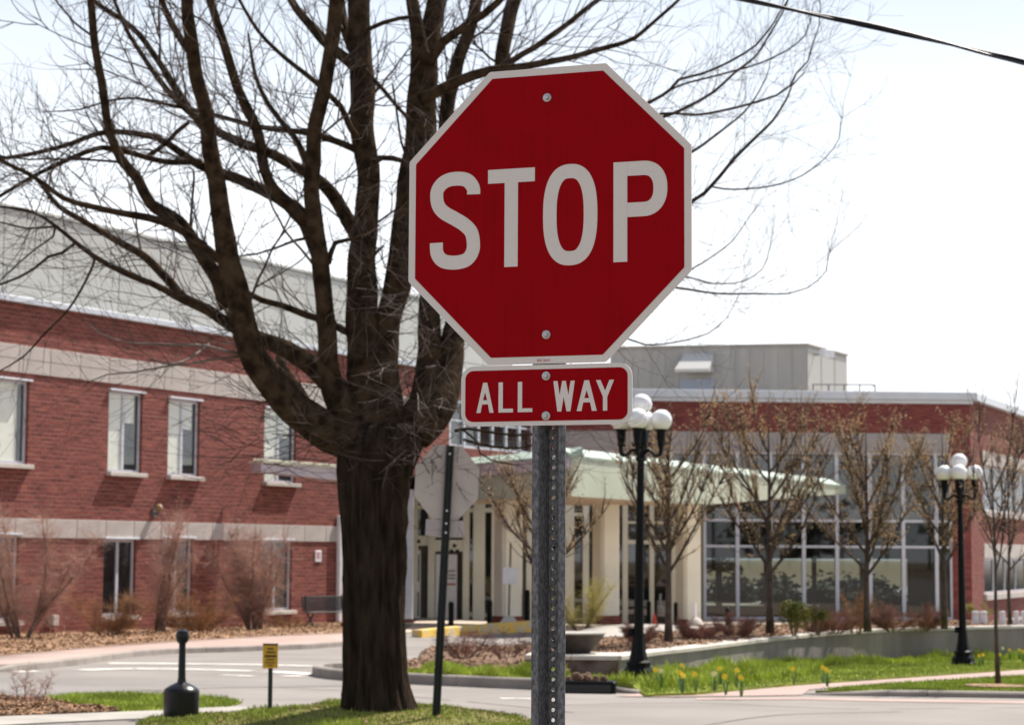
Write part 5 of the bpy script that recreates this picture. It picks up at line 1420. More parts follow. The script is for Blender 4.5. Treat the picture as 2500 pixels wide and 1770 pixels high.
def sprig(mbx, p, d, L, r, depth, bend=.25, kids=2, curl=UP):
    n = max(3, int(L / .12)); pts = [p.copy()]; q = p.copy(); dd = d.normalized()
    for i in range(n):
        dd = (dd + Vector((TR.gauss(0, 1), TR.gauss(0, .7), TR.gauss(0, 1))) * .11 + curl * bend * (i / n) * .55).normalized()
        q = q + dd * (L / n); pts.append(q.copy())
    mbx.tube(pts, [max(.0013, lerp(r, r * .35, i / n)) for i in range(n + 1)], 3, False)
    if depth > 0:
        for _ in range(kids + (1 if TR.random() < .4 else 0)):
            i = TR.randint(1, n); t = (pts[i] - pts[i - 1]).normalized()
            side = Vector((TR.gauss(0, 1), TR.gauss(0, .8), TR.gauss(0, 1))); side = (side - t * side.dot(t)).normalized()
            sprig(mbx, pts[i], (t * .9 + side * .6), L * TR.uniform(.35, .65), r * .62, depth - 1, bend, kids, curl)
for li, (pp, ww, dep) in enumerate(LIMBS):
    n = len(pp); acc = [0]
    for a, b in zip(pp, pp[1:]): acc.append(acc[-1] + sqrt((a[0] - b[0]) ** 2 + (a[1] - b[1]) ** 2))
    # depth of the root: taken from how far out along the tree it starts
    root_out = (sqrt((pp[0][0] - 845) ** 2 + (min(0, pp[0][1] - 950)) ** 2)) / 900
    d0 = 0 if root_out < .22 else (dep * .55)
    P = []
    for (x, y), s in zip(pp, acc): P.append(at(x * K, y * K, TY + d0 + (dep - d0) * 1.6 * (s / acc[-1])))
    R = [w * K / 2 * PXM for w in ww]
    S, SR_ = smooth_path(P, R, .10)
    for i in range(1, len(S) - 1):
        nv = noise.noise_vector(S[i] * 2.2 + Vector((li * 3.1, 0, 0))) * min(.035, SR_[i] * .55); S[i] = S[i] + nv
    big = max(ww) > 20
    mb = MB(); mb.tube(S, SR_, 14 if big else 7, True, .11 if big else .08, li * 7.7)
    mb.build("limb", M_["bark_limb"] if li not in (30, 31, 32) else M_["twig_sunlit"], TB, local=False, smooth=True)
    # twigs along the thinner stretches
    Ls = 0; right = pp[-1][0] > 1500
    for i in range(2, len(S)):
        seg = (S[i] - S[i - 1]).length
        thin = SR_[i] < .085
        dens = (1.55 if not right else 1.9) if thin else .75
        if SR_[i] > .16: dens = .4
        if TR.random() < dens * seg * 5.2:
            t = (S[i] - S[i - 1]).normalized()
            side = Vector((TR.gauss(0, 1), TR.gauss(0, .8), TR.gauss(0, .8) + .25)); side = (side - t * side.dot(t)).normalized()
            fr_ = i / len(S)
            L = TR.uniform(.30, 1.15) * (1.0 if thin else .55) * (1.15 if not right else .85)
            sprig(twig if TR.random() < .86 else pale, S[i] + side * SR_[i] * .8, t * TR.uniform(.7, 1.5) + side, L, min(.0075, max(.0028, SR_[i] * .24)), 2 if L > .5 else 1, .3 if right or TR.random() < .5 else .12, 2)
    if not right and max(ww) > 12:
        Lt = 0
        for i in range(4, len(S)):
            Lt += (S[i] - S[i - 1]).length
            if Lt > TR.uniform(1.1, 2.0) and SR_[i] < .13:
                Lt = 0; t = (S[i] - S[i - 1]).normalized(); side = Vector((TR.gauss(0, 1), TR.gauss(0, .8), TR.gauss(.2, .7))); side = (side - t * side.dot(t)).normalized()
                sprig(twig, S[i] + side * SR_[i] * .6, t * .9 + side * .8, TR.uniform(1.0, 2.1), min(.017, max(.007, SR_[i] * .35)), 2, .3, 4)
    t = (S[-1] - S[-3]).normalized()
    if SR_[-1] < .03:
        for _ in range(3): sprig(twig, S[-1], t + Vector((TR.gauss(0, .4), TR.gauss(0, .4), TR.gauss(0, .4))), TR.uniform(.3, .8), .003, 2, .3)
# dense water shoots around the fork, some in the sunlit tone, on the camera side
for _ in range(190):
    x = TR.gauss(925, 60); y = TR.uniform(560, 1090)
    if x > 1015 and y < 830: x -= 120
    p = at(x * K, y * K, TY - TR.uniform(.25, .62))
    sprig(pale if TR.random() < .3 else twig, p, Vector((TR.gauss(0, 1), TR.uniform(-1.2, .1), TR.gauss(.1, .7))), TR.uniform(.15, .55), TR.uniform(.003, .0062), 1, .2, 2)
for _ in range(34):
    x = TR.uniform(690, 830); y = TR.uniform(520, 900)
    sprig(pale if TR.random() < .5 else twig, at(x * K, y * K, TY - TR.uniform(.1, .5)), Vector((TR.gauss(0, 1), TR.uniform(-1, .2), TR.gauss(.1, .7))), TR.uniform(.15, .6), .004, 1, .2, 2)
for x, y in [(560, 1010), (620, 1000), (600, 1045), (690, 960), (660, 990), (580, 905), (700, 1010), (640, 930), (560, 960)]:
    for _ in range(4):
        sprig(twig, at((x + TR.gauss(0, 30)) * K, (y + TR.gauss(0, 15)) * K, TY - .3), Vector((TR.choice((-1, 1)), TR.gauss(0, .3), TR.gauss(0, .3))), TR.uniform(.5, 1.1), .005, 2, .15, 2)
twig.build("twigs", M_["twig"], TB, local=False, kind="stuff", label="fine dark bare twigs of the big tree")
pale.build("twigs", M_["twig_sunlit"], TB, local=False, kind="stuff", label="bare twigs of the big tree with sunlight put into their pale colour")

# ------------------------------------------------------------------ small budding trees
def small_tree(base, h, label, seed, spread=.55, trunk_h=.32, r0=.055, buds=1500, nmain=13, group="young budding trees in the raised bed", lean=(0, 0), budsize=.036, fan=1.0):
    R = random.Random(seed)
    T = thing("budding_tree", tuple(base), label, "tree", group)
    B = Vector(base); pts = []; N_ = 9
    for i in range(N_ + 1):
        t = i / N_; pts.append(Vector((lean[0] * t + .03 * noise.noise(Vector((t * 3, seed, 0))), lean[1] * t + .03 * noise.noise(Vector((t * 3, seed, 5))), h * .97 * t)))
    mb = MB(); mb.tube(pts, [r0 * (1.25 if i == 0 else 1) * (1 - .93 * (i / N_) ** .9) for i in range(N_ + 1)], 9, True, .12, seed)
    mb.build("trunk", M_["bark_young"], T, smooth=True)
    bud = MB()
    def bud_at(p, s):
        q = Matrix.Rotation(R.uniform(0, 6.3), 3, 'Z') @ Matrix.Rotation(R.uniform(-1.3, 1.3), 3, 'X')
        k = s * R.uniform(.6, 1.4)
        bud.add([tuple(p + q @ Vector(v)) for v in ((-k * .5, 0, 0), (0, -k * .35, k * .3), (k * .55, 0, k * .1), (0, k * .35, k * .4))], [(0, 1, 2, 3)])
    allpts = []
    for m_i in range(nmain):
        t0 = trunk_h + (.80 - trunk_h) * (m_i / nmain) ** 1.25; i0 = t0 * N_
        a = pts[int(i0)].lerp(pts[min(N_, int(i0) + 1)], i0 - int(i0))
        ang = m_i * 2.4 + R.uniform(-.4, .4); L = h * R.uniform(.50, .72) * (1 - t0 * .60)
        out = Vector((cos(ang) * 1.1 * fan, sin(ang) * .8 * fan, 0)); d = (out * (.50 + spread * .62) + UP * R.uniform(.65, 1.15)).normalized()
        mb = MB(); P = [a]; q = a; n = 8
        for k in range(n):
            d = (d + UP * .10 + Vector((R.gauss(0, 1), R.gauss(0, 1), R.gauss(0, 1))) * .07).normalized(); q = q + d * (L / n); P.append(q)
        r = r0 * (.55 - .30 * t0)
        mb.tube(P, [lerp(r, .004, k / n) for k in range(n + 1)], 5, False)
        allpts += P[3:]
        for s in range(24):
            k = R.randint(1, n - 1); t = (P[k + 1] - P[k]).normalized(); sd = Vector((R.gauss(0, 1), R.gauss(0, 1), R.gauss(0, .6) + .3))
            dd = (t + sd * .55).normalized(); q2 = P[k]; pp = [q2]; l2 = L * R.uniform(.16, .42)
            for j in range(5):
                dd = (dd + UP * .10 + Vector((R.gauss(0, 1), R.gauss(0, 1), R.gauss(0, 1))) * .08).normalized(); q2 = q2 + dd * l2 / 5; pp.append(q2)
            mb.tube(pp, [lerp(r * .4, .003, j / 5) for j in range(6)], 3, False); allpts += pp[1:]
        mb.build("branch", M_["bark_young"], T)
    for _ in range(int(buds * 3.0)):
        p = R.choice(allpts)
        if p.z < h * (trunk_h + .04): continue
        bud_at(p + Vector((R.gauss(0, .03), R.gauss(0, .03), R.gauss(0, .03))), budsize)
    bud.build("buds", M_["bud"], T, kind="stuff")
    return T
def base_at(x, y, Y): p = at(x, y, Y); return p
def hpx(p, ytop, x): return at(x, ytop, p.y).z - p.z
for (x, y, Y, yt, lab, seed, kw) in [
    (1312, 1590, 37.5, 1035, "budding tree half hidden behind the stop sign post", 3, dict(r0=.075, spread=.8, trunk_h=.36, buds=1300, nmain=12, fan=1.25)),
    (1632, 1566, 39.5, 960, "budding small tree nearest to the left lamp post", 11, dict(r0=.075, spread=.5, trunk_h=.30, buds=2300, nmain=15)),
    (1880, 1546, 44.0, 905, "tallest budding tree in front of the big window wall", 23, dict(r0=.082, spread=.55, trunk_h=.25, buds=3000, nmain=16)),
    (2118, 1542, 45.0, 968, "budding tree in the middle between tallest tree and far lamp", 31, dict(r0=.075, spread=.35, trunk_h=.26, buds=2600, nmain=15)),
    (2306, 1535, 47.0, 985, "narrow budding tree just left of the far lamp post", 47, dict(r0=.065, spread=.2, trunk_h=.30, buds=2000, nmain=11)),
    (2466, 1525, 51.0, 1010, "budding tree in front of the brick side wall at right edge", 53, dict(r0=.05, spread=.35, trunk_h=.28, buds=1300, nmain=9))]:
    b = base_at(x, y, Y); small_tree(tuple(b), hpx(b, yt, x) * .93, lab, seed, **kw)
b = hit(2437, 1668, .12)
small_tree(tuple(b), hpx(b, 1010, 2430), "thin straight sapling on the grass by the right footpath", 61, r0=.035, spread=.1, trunk_h=.42, buds=160, nmain=6, group=None, lean=(-.05, 0), budsize=.03, fan=.6)
mr = sheet_xy("mulch_ring", [(b.x + cos(a) * .45, b.y + sin(a) * .7) for a in [2 * pi * k / 14 for k in range(14)]], .10, M_["leaf_litter"], fine=.3, label="ring of brown mulch round the thin sapling")

# ------------------------------------------------------------------ bare shrubs along the brick building
def bare_shrub(base, h, w, label, seed, n=9, twigs=260, mt="shrub_twig", stem="shrub_stem", cat="shrub", group="bare shrubs along the brick wall", name="bare_shrub", tw=.0042, depth=.5, flat=1.0):
    R = random.Random(seed); T = thing(name, tuple(base), label, cat, group)
    tips = []
    st = MB()
    for i in range(n):
        a = R.uniform(0, 2 * pi); L = h * R.uniform(.7, 1.0); d = Vector((cos(a) * w / h * R.uniform(.2, .8), sin(a) * w / h * depth * R.uniform(.2, .8), 1)).normalized(); q = Vector((cos(a) * .12, sin(a) * .10, -.05)); P = [q]
        for k in range(9):
            d = (d + Vector((R.gauss(0, 1), R.gauss(0, .7), R.gauss(0, .5))) * .10).normalized(); q = q + d * L / 9; P.append(q)
        st.tube(P, [lerp(.045, .008, k / 9) * min(1, h / 2.5) for k in range(10)], 6, True); tips += P[2:]
    st.build("stem", M_[stem], T, smooth=True)
    tm = MB()
    for _ in range(int(twigs * 3.1)):
        p = R.choice(tips); L = R.uniform(.2, .75) * min(1, h / 2.6); d = Vector((R.gauss(0, 1) * w / h, R.gauss(0, .7), R.gauss(.5, .6))).normalized(); q = p; P = [p]
        for k in range(4):
            d = (d + Vector((R.gauss(0, 1), R.gauss(0, 1), R.gauss(.1, 1))) * .16).normalized(); q = q + d * L / 4; P.append(q)
        tm.tube(P, [tw, tw * .9, tw * .7, tw * .5, tw * .3], 3, False)
        for _k in range(3):
            s = R.choice(P[1:]); d2 = (d + Vector((R.gauss(0, 1), R.gauss(0, 1), R.gauss(.2, .8))) * .9).normalized()
            tm.tube([s, s + d2 * L * .22, s + d2 * L * .38 + UP * .02], [tw * .6, tw * .45, tw * .2], 3, False)
    tm.build("twigs", M_[mt], T, kind="stuff")
    return T
def foot(x, y, Y): return at(x, y, Y)
bare_shrub(foot(48, 1568, 50.5), 3.1, 2.3, "leftmost bare shrub with thick pale stems at the picture edge", 5, 9, 620)
bare_shrub(foot(390, 1552, 56.0), 3.3, 1.3, "narrow bare shrub between the two lower windows of the brick wall", 6, 8, 420)
bare_shrub(foot(620, 1546, 59.0), 2.9, 2.6, "widest bare shrub in front of the lower window near the bench", 9, 11, 900)
bare_shrub(foot(262, 1556, 53.0), 1.3, 2.0, "low dry orange brown shrub left of the narrow bare shrub", 14, 10, 360, "dry_stalk", "dry_stalk")
bare_shrub(foot(480, 1552, 57.0), 1.35, 2.4, "low dry rusty shrub right of the narrow bare shrub", 15, 12, 420, "dry_stalk", "dry_stalk")
bare_shrub(foot(700, 1545, 61.0), .7, 1.8, "small dry brown shrub just before the bench", 16, 10, 200, "dry_stalk", "dry_stalk")
bare_shrub(hit(70, 1716), .42, .5, "small bare twiggy clump in the leafy bed at the left edge", 17, 7, 70, "shrub_twig", "shrub_stem", group=None, tw=.003)
# bed along the brick wall
bb2 = [tuple(p) for p in bb] + [(P0 + DV * s).xy[:] for s in (17.5, 12, 6, 0, -6)]
def bbz(x, y): return .02 + .05 * noise.noise(Vector((x * 1.3, y * 1.3, 2)))
sheet_xy("mulch_bed", bb2, .10, M_["leaf_litter"], fine=.5, zf=bbz, label="leaf covered planting strip along the foot of the brick wall")
chips("leaf_litter", bb2, 11000, .028, .11, M_["leaf_litter"], 77, bbz, label="dry leaves lying along the foot of the brick wall")

# low hedges and bushes behind the retaining wall
for i, (x, y, Y, h, w, lab) in enumerate([(1700, 1556, 42, .50, 1.3, "low reddish bare hedge clump right of the lamp's small tree"), (1800, 1548, 43.5, .55, 1.2, "low reddish bare hedge clump left of the tallest small tree"),
        (2040, 1538, 46, .62, 1.5, "low reddish hedge clump right of the green bush"), (2180, 1533, 47, .55, 1.3, "low reddish hedge clump right of the middle small tree"),
        (2250, 1532, 49, .62, 1.2, "low reddish hedge clump left of the narrow small tree"), (1985, 1540, 45, .5, .9, "small reddish hedge clump touching the green bush"),
        (1560, 1562, 40, .42, 1.0, "low dark bare hedge clump just left of the lamp post"), (2120, 1530, 51, .7, 1.6, "low reddish hedge clump behind the middle small tree")]):
    b = foot(x, y, Y); b.z -= .02
    bare_shrub(b, h, w, lab, 100 + i, 12, 420, "red_twig", "shrub_stem", "hedge", "low bare hedges in the raised bed", "low_hedge", .004, .7)
b = foot(2106 - 20, 1540, 46.5); bare_shrub(b, .85, .5, "small rusty orange shrub standing above the low hedge", 131, 8, 160, "dry_stalk", "dry_stalk", group=None)
def leafy(base, h, w, label, seed, n, mt, size=.05, name="leafy_bush", stems=7):
    R = random.Random(seed); T = thing(name, tuple(base), label, "bush"); st = MB(); lf_ = MB()
    lobes = [(R.uniform(-.35, .35) * w, R.uniform(-.3, .3) * w, h * R.uniform(.45, .80), w * R.uniform(.18, .30)) for _ in range(9)]
    for i in range(stems):
        l = lobes[i % len(lobes)]; st.tube(smooth_path([(l[0] * .2, l[1] * .2, -.05), (l[0] * .6, l[1] * .6, l[2] * .5), (l[0], l[1], l[2])], [.015] * 3, .1)[0], .012, 5)
    st.build("stem", M_["shrub_stem"], T)
    for _ in range(n):
        l = R.choice(lobes); v = Vector((R.gauss(0, 1), R.gauss(0, 1), R.gauss(0, 1))).normalized() * l[3] * R.uniform(.45, 1.05) ** .6
        p = Vector((l[0], l[1], l[2])) + v
        if p.z < .06: continue
        q = Matrix.Rotation(R.uniform(0, 6.3), 3, 'Z') @ Matrix.Rotation(R.uniform(-.9, .9), 3, 'X'); k = size * R.uniform(.6, 1.4)
        lf_.add([tuple(p + q @ Vector(c)) for c in ((-k, 0, 0), (0, -k * .4, .2 * k), (k, 0, 0), (0, k * .4, .2 * k))], [(0, 1, 2, 3)])
    lf_.build("foliage", M_[mt], T, kind="stuff"); return T
b = foot(1938, 1546, 43.2); leafy(b, at(1938, 1470, b.y).z - b.z, .78, "yellowish green leafy bush in the raised bed before the windows", 3, 2300, "bush_leaf", .035)
b = foot(1998, 1545, 44.2); leafy(b, at(1998, 1478, b.y).z - b.z, .48, "small pale green bush touching the larger leafy one", 4, 900, "bush_leaf", .03)
b = foot(1420, 1542, 62); bare_shrub(b, 1.7, 1.7, "loose yellow green flowering shrub behind the bowl planter", 141, 9, 330, "forsythia", "shrub_stem", group=None)
b = foot(1130, 1600, 38); bare_shrub(b, .65, 2.2, "sparse reddish bare shrub on the mulch heap of the island", 151, 14, 200, "red_twig", "shrub_stem", group=None, tw=.0035)
b = foot(1240, 1598, 38); bare_shrub(b, .5, 1.2, "small bare shrub on the mulch heap left of the post", 152, 10, 120, "red_twig", "shrub_stem", group=None, tw=.0035)
b = hit(2430, 1500); bare_shrub(foot(2400, 1505, 56), .5, .9, "dry yellow tuft above the white tubs at the brick corner", 161, 8, 160, "forsythia", "dry_stalk", group=None)

# ------------------------------------------------------------------ daffodils on the verge
def daffodil_proto(col_mt):
    D = thing("daffodil", (0, 0, 0), "x", "daffodil", "daffodils on the green verge")
    mb = MB(); mb.tube([(0, 0, 0), (.01, 0, .14), (0, -.01, .27), (-.012, -.03, .285)], .0045, 5); mb.build("stem", M_["daff_leaf"], D)
    for k in range(6):
        a = k * 1.05 + .3; mb = MB(); o = Vector((cos(a), sin(a), 0)); w = Vector((-sin(a), cos(a), 0)) * .011
        pts = [Vector((0, 0, 0)) + o * .015, o * .05 + UP * .15, o * .11 + UP * .25]
        mb.add([tuple(pts[0] - w), tuple(pts[0] + w), tuple(pts[1] + w), tuple(pts[1] - w), tuple(pts[2])], [(0, 1, 2, 3), (3, 2, 4)]); mb.build("leaf", M_["daff_leaf"], D)
    F = Matrix.Translation((-.012, -.035, .285)) @ Matrix.Rotation(radians(-75), 4, 'X')
    F = Matrix.Translation((-.012, -.035, .285)) @ Matrix.Rotation(radians(70), 4, 'X')
    mb = MB()
    for k in range(6):
        a = k * pi / 3; c, s = cos(a), sin(a)
        mb.add([(c * .008, s * .008, 0), (c * .028 - s * .017, s * .028 + c * .017, .006), (c * .055, s * .055, -.002), (c * .028 + s * .017, s * .028 - c * .017, .006)], [(0, 3, 2, 1)])
    mb.xf(F); mb.build("petals", M_[col_mt], D)
    mb = MB(); mb.lathe([(.012, 0), (.016, .018), (.022, .032)], n=10); mb.xf(F); mb.build("trumpet", M_["daff_orange"] if col_mt == "daff_yellow" else M_["daff_yellow"], D)
    return D
# flower head px (full), measured
dy = [(1600, 1635), (1663, 1624), (1660, 1641), (1664, 1648), (1697, 1645), (1757, 1632), (1797, 1636), (1770, 1651), (1808, 1653), (1937, 1632), (2008, 1629), (2018, 1636), (2390, 1600), (2398, 1598), (2465, 1586), (2488, 1586), (2497, 1590), (2440, 1597)]
dw = [(1613, 1637), (1743, 1644), (2447, 1582)]
def where(i, tot, w):
    return "%s daffodil, %s" % (w, "")
labs = ["yellow daffodil touching the right side of the near lamp base", "highest yellow daffodil of the clump right of the near lamp", "yellow daffodil upper one of the touching pair near the lamp", "yellow daffodil lower one of the touching pair near the lamp",
        "single yellow daffodil right of the touching pair", "yellow daffodil standing tallest in the middle verge clump", "yellow daffodil high at the right end of the middle clump", "yellow daffodil low in the middle verge clump", "yellow daffodil low at the right end of the middle clump",
        "lone yellow daffodil below the tallest small tree", "left one of two touching yellow daffodils halfway along the wall", "right one of two touching yellow daffodils halfway along the wall", "left one of two yellow daffodils right of the far lamp", "right one of two yellow daffodils beside the far lamp",
        "big yellow daffodil right of the thin sapling", "yellow daffodil near the right picture edge by the wall", "yellow daffodil cut at the right picture edge", "yellow daffodil just behind the thin sapling's trunk",
        "white daffodil beside the near lamp base", "white daffodil in the middle verge clump", "white daffodil right of the far lamp by the sapling"]
py_, pw_ = daffodil_proto("daff_yellow"), daffodil_proto("daff_white")
for i, (x, y) in enumerate(dy + dw):
    # flower head sits .30 above the verge: intersect the ray with that height
    p = hit(x, y, .28); src = py_ if i < len(dy) else pw_
    first = (i == 0 or i == len(dy))
    loc = (p.x + .012, p.y + .03, p.z - .228)
    if first:
        src.location = loc; src["label"] = labs[i]; src.scale = (.8,) * 3
    else:
        c = copy_thing(src, loc, random.uniform(-.5, .5), labs[i]); c.scale = (.8,) * 3
# ------------------------------------------------------------------ the stop sign in front
YAW = radians(-20)
SY = 5.38
sc_ = at(1335.5, 524.8, SY)
ST = thing("stop_sign", (sc_.x, sc_.y, G(sc_.x, sc_.y)), "red octagonal STOP sign with ALL WAY plate on a perforated steel post", "stop sign", rz=YAW)
ZC = sc_.z - G(sc_.x, sc_.y)
SIZE = 0.762
def rounded(poly, r, n=5):
    out = []; m_ = len(poly)
    for i in range(m_):
        p = Vector(poly[i]); a = (Vector(poly[i - 1]) - p); b = (Vector(poly[(i + 1) % m_]) - p)
        ang = a.angle(b); d = r / math.tan(ang / 2); c = p + (a.normalized() + b.normalized()).normalized() * (r / sin(ang / 2))
        s = p + a.normalized() * d; e = p + b.normalized() * d
        a0 = math.atan2(s.y - c.y, s.x - c.x); a1 = math.atan2(e.y - c.y, e.x - c.x)
        dd = (a1 - a0 + pi) % (2 * pi) - pi
        out += [(c.x + cos(a0 + dd * k / n) * r, c.y + sin(a0 + dd * k / n) * r) for k in range(n + 1)]
    return out
oct_out = rounded(octo(SIZE / 2, ZC), .012)
oct_in = rounded(octo(SIZE / 2 - .0187, ZC), .006)
mb = MB(); mb.prism(oct_out, -.0012, .0012)
plate = fix_normals(mb.build("octagon_plate", M_["sign_white"], ST))
mb = MB(); mb.prism(oct_out, .00125, .0020); fix_normals(mb.build("aluminium_back", M_["alu_back"], ST))
mb = MB(); mb.poly(oct_in, -.0018); mb.build("red_face", M_["sign_red"], plate)
def flat(poly, y, name, mt, par):
    mb = MB(); mb.poly(poly, y); return mb.build(name, mt, par)
YL = -.0024
def place(pts, cx, cz): return [(cx + x, cz + z) for x, z in pts]
# S
cs = [(0.0513, 0.066), (0.0500, 0.083), (0.036, 0.1015), (0.016, .1085), (-.012, .1085), (-0.034, 0.1005), (-0.0490, 0.083), (-0.0513, 0.062), (-0.046, 0.040), (-0.030, 0.022),
      (0.0, .0045), (0.026, -0.012), (0.045, -0.032), (0.0513, -0.058), (0.0495, -0.082), (0.036, -0.1015), (.014, -.1088), (-.014, -.1088), (-0.036, -0.1015), (-0.0495, -0.083), (-0.0513, -0.056)]
sp3, _ = smooth_path([(x, 0, z) for x, z in cs], [0] * len(cs), .004)
mb = MB(); mb.ribbon([(p.x - .2515, p.z + ZC - .003) for p in sp3], .0363, YL); mb.build("letter", M_["sign_white"], plate)
# T
T_ = [(-.064, .127), (-.064, .091), (-.0182, .091), (-.0182, -.127), (.0182, -.127), (.0182, .091), (.064, .091), (.064, .127)]
flat(list(reversed(place(T_, -.0965, ZC - .003))), YL, "letter", M_["sign_white"], plate)
# O
ob = []
for k in range(72):
    a = 2 * pi * k / 72; c, s = cos(a), sin(a); e = 2 / 2.55
    ob.append(((.0725 - .0180) * (abs(c) ** e) * (1 if c >= 0 else -1), (.130 - .0183) * (abs(s) ** e) * (1 if s >= 0 else -1)))
mb = MB(); mb.ribbon(place(ob, .0628, ZC - .003), .0363, YL, True); mb.build("letter", M_["sign_white"], plate)
# P : stem and bowl
px0 = .178; w_ = .141; r1, r2 = .1088, .0042
mb = MB(); bowl = [(px0 + .0366, ZC - .003 + r1)]
xa = px0 + .078; ra = (w_ - .018) - .078; rb = (r1 - r2) / 2; cz = (r1 + r2) / 2
for k in range(21):
    a = pi / 2 - pi * k / 20; e = 2 / 2.3
    bowl.append((xa + ra * abs(cos(a)) ** e, ZC - .003 + cz + rb * (abs(sin(a)) ** e) * (1 if sin(a) >= 0 else -1)))
bowl.append((px0 + .0366, ZC - .003 + r2))
mb.ribbon(bowl, .0363, YL); mb.quad((px0, YL, ZC - .130), (px0 + .0364, YL, ZC - .130), (px0 + .0364, YL, ZC + .12395), (px0, YL, ZC + .12395)); mb.build("letter", M_["sign_white"], plate)
# tiny red maker's print on the lower border
fc = bpy.data.curves.new("maker_print", 'FONT'); fc.body = "RSS 2015"; fc.size = .0092; fc.align_x = 'CENTER'
ft = bpy.data.objects.new("maker_print_curve", fc); COL.objects.link(ft)
bpy.context.view_layer.update()
fme = bpy.data.meshes.new_from_object(ft.evaluated_get(bpy.context.evaluated_depsgraph_get()))
bpy.data.objects.remove(ft); fme.materials.clear(); fme.materials.append(M_["ink_red"])
fo = bpy.data.objects.new("maker_print", fme); COL.objects.link(fo); fo.parent = plate; fo.location = (-.0075, -.0022, ZC - .3755); fo.rotation_euler = (pi / 2, 0, 0)
# ALL WAY plate
aw0, aw1, az0, az1 = -.2312, .2268, ZC - .5375, ZC - .3835
mb = MB(); mb.prism(rounded([(aw0, az0), (aw1, az0), (aw1, az1), (aw0, az1)], .034, 8), -.0012, .0012); pl2 = fix_normals(mb.build("all_way_plate", M_["sign_white"], ST))
mb = MB(); mb.prism(rounded([(aw0, az0), (aw1, az0), (aw1, az1), (aw0, az1)], .034, 8), .00125, .0020); fix_normals(mb.build("aluminium_back", M_["alu_back"], ST))
b_ = .0115
flat(rounded([(aw0 + b_, az0 + b_), (aw1 - b_, az0 + b_), (aw1 - b_, az1 - b_), (aw0 + b_, az1 - b_)], .022, 8), -.0018, "red_face", M_["sign_red"], pl2)
A1 = [(0, 0), (.25, 0), (.335, .285), (.5, .285), (.5, .425), (.375, .425), (.5, .66), (.5, 1), (.375, 1)]
A1 = [(0, 0), (.24, 0), (.33, .28), (.5, .28), (.5, .42), (.38, .42), (.5, .68), (.5, 1), (.38, 1)]
A2 = [(1 - x, y) for x, y in reversed(A1)]
Lx = [(0, 0), (1, 0), (1, .125), (.30, .125), (.30, 1), (0, 1)]
Wx = [(0, 1), (.19, 0), (.375, 0), (.485, .48), (.615, 0), (.80, 0), (1, 1), (.805, 1), (.70, .54), (.58, 1), (.41, 1), (.295, .54), (.20, 1)]
Yx = [(0, 1), (.385, .45), (.385, 0), (.625, 0), (.625, .45), (1, 1), (.745, 1), (.505, .65), (.25, 1)]
h_ = .0772; zb0 = ZC - .4645 - h_ / 2
def lett(polys, x0, x1):
    mb = MB()
    for p in polys: mb.poly([(lerp(x0, x1, x), zb0 + y * h_) for x, y in p], YL)
    o = mb.build("letter", M_["sign_white"], pl2); return o
lett([A1, A2], -.1885, -.1415); lett([Lx], -.1285, -.0890); lett([Lx], -.0762, -.0368)
lett([Wx], .0193, .0765); lett([A1, A2], .0815, .1345); lett([Yx], .1325, .1800)
# bolts: washer and hexagon head
for z in (.3025, -.3075, -.4125, -.5135):
    mb = MB(); mb.lathe([(.0113, 0), (.0116, .001), (.0105, .0026), (.006, .003)], n=24); mb.xf(Matrix.Translation((0, -.0024, ZC + z)) @ Matrix.Rotation(pi / 2, 4, 'X'))
    bo_ = mb.build("bolt", M_["bolt_steel"], ST, smooth='auto')
    mb = MB(); mb.lathe([(.0066, 0), (.0066, .0042), (.0056, .0056), (.001, .0058)], n=6); mb.xf(Matrix.Translation((0, -.0050, ZC + z)) @ Matrix.Rotation(pi / 2, 4, 'X') @ Matrix.Rotation(.3, 4, 'Z')); mb.build("bolt_head", M_["bolt_steel"], bo_)
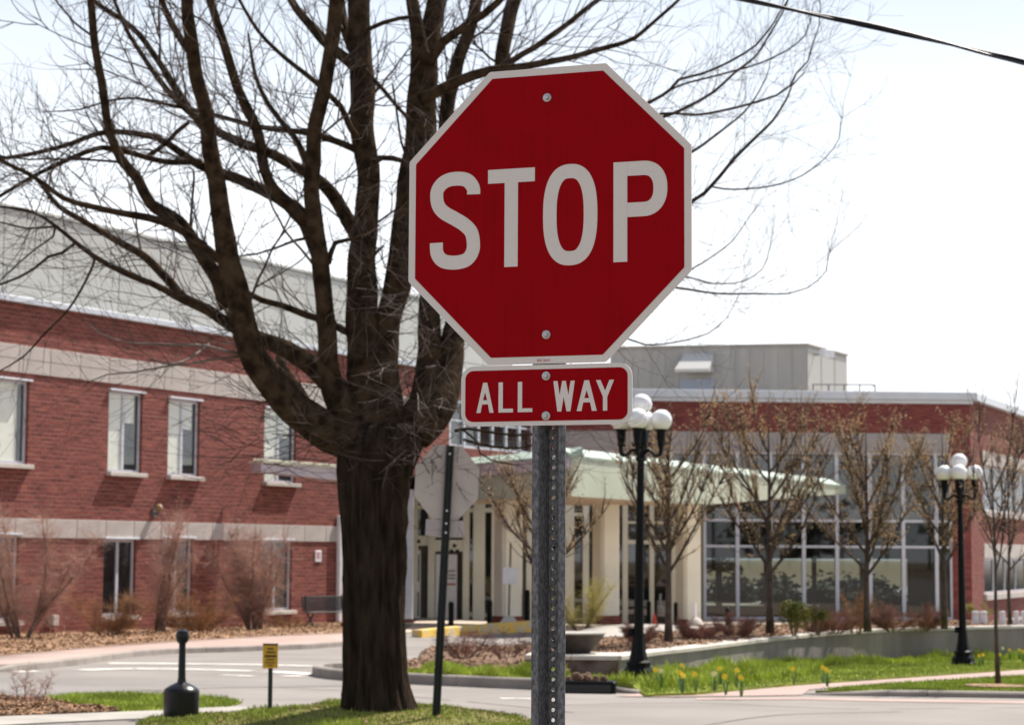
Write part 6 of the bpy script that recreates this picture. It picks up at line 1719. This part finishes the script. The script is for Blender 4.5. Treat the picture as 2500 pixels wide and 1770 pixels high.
# perforated hat section post
mb = MB(); ztop = ZC + .36; y0 = .0026; pu = .006; dp = .040
sec = [(-.0445, 0), (-.0265, 0), (-.0125, dp), None, (.0125, dp), (.0265, 0), (.0445, 0)]
def strip(a, b, z0=-.4, z1=None):
    z1 = z1 or ztop
    mb.add([(a[0] + pu, y0 + a[1], z0), (b[0] + pu, y0 + b[1], z0), (b[0] + pu, y0 + b[1], z1), (a[0] + pu, y0 + a[1], z1)], [(0, 1, 2, 3)])
for i in (0, 1, 4, 5): strip(sec[i], sec[i + 1])
th = .0035
for a, b in (((-.0445, th), (-.0290, th)), ((-.0290, th), (-.0155, dp + th)), ((.0155, dp + th), (.0290, th)), ((.0290, th), (.0445, th))): strip(b, a)
strip((-.0445, 0), (-.0445, th)); strip((.0445, th), (.0445, 0))
z = 0.0; pitch = .0254; hr = .0050
while z < ztop:
    for yy, flip in ((dp, False), (dp + th, True)):
        ring = []; sq = []
        N_ = 16
        for k in range(N_):
            a = 2 * pi * k / N_; c, s = cos(a), sin(a)
            ring.append((pu + c * hr, y0 + yy, z + pitch / 2 + s * hr))
            kx = .0125 if not flip else .0155; q = min(kx / max(1e-6, abs(c)), (pitch / 2) / max(1e-6, abs(s)))
            sq.append((pu + c * q, y0 + yy, z + pitch / 2 + s * q))
        mb.add(ring + sq, [(k, (k + 1) % N_, N_ + (k + 1) % N_, N_ + k) if flip else (k, N_ + k, N_ + (k + 1) % N_, (k + 1) % N_) for k in range(N_)])
    n = len(mb.v); N_ = 16
    a0 = n - 4 * N_; b0 = n - 2 * N_
    mb.f += [(a0 + k, a0 + (k + 1) % N_, b0 + (k + 1) % N_, b0 + k) for k in range(N_)]
    z += pitch
mb.build("post", M_["galv"], ST)
# far wood behind the viewer: what the window panes mirror
mb = MB(); R = random.Random(9)
for i in range(120):
    x = R.uniform(-70, 90); y = R.uniform(-75, -48); h = R.uniform(7, 15)
    if abs(math.sin(x * .11)) < .25: h *= .45
    for _ in range(26):
        a = R.uniform(0, 6.3); rr_ = h * .28 * R.uniform(.2, 1); c = Vector((x + cos(a) * rr_, y + sin(a) * rr_, h * R.uniform(.2, 1))); s = R.uniform(.4, 1.2)
        q = Matrix.Rotation(R.uniform(0, 6.3), 3, 'Z') @ Matrix.Rotation(R.uniform(-1.2, 1.2), 3, 'X')
        mb.add([tuple(c + q @ (Vector(v) * s)) for v in ((-1, -.3, 0), (0, -.9, .3), (1, .1, 0), (.1, .9, .3))], [(0, 1, 2, 3)])
    mb.tube([(x, y, -.1), (x, y, h * .6)], .18, 5)
tag(mb.build("far_wood", mat("far_foliage", (.07, .065, .03), .9, .4, .5)), "far wood behind the viewer, mirrored in the window panes", kind="stuff")
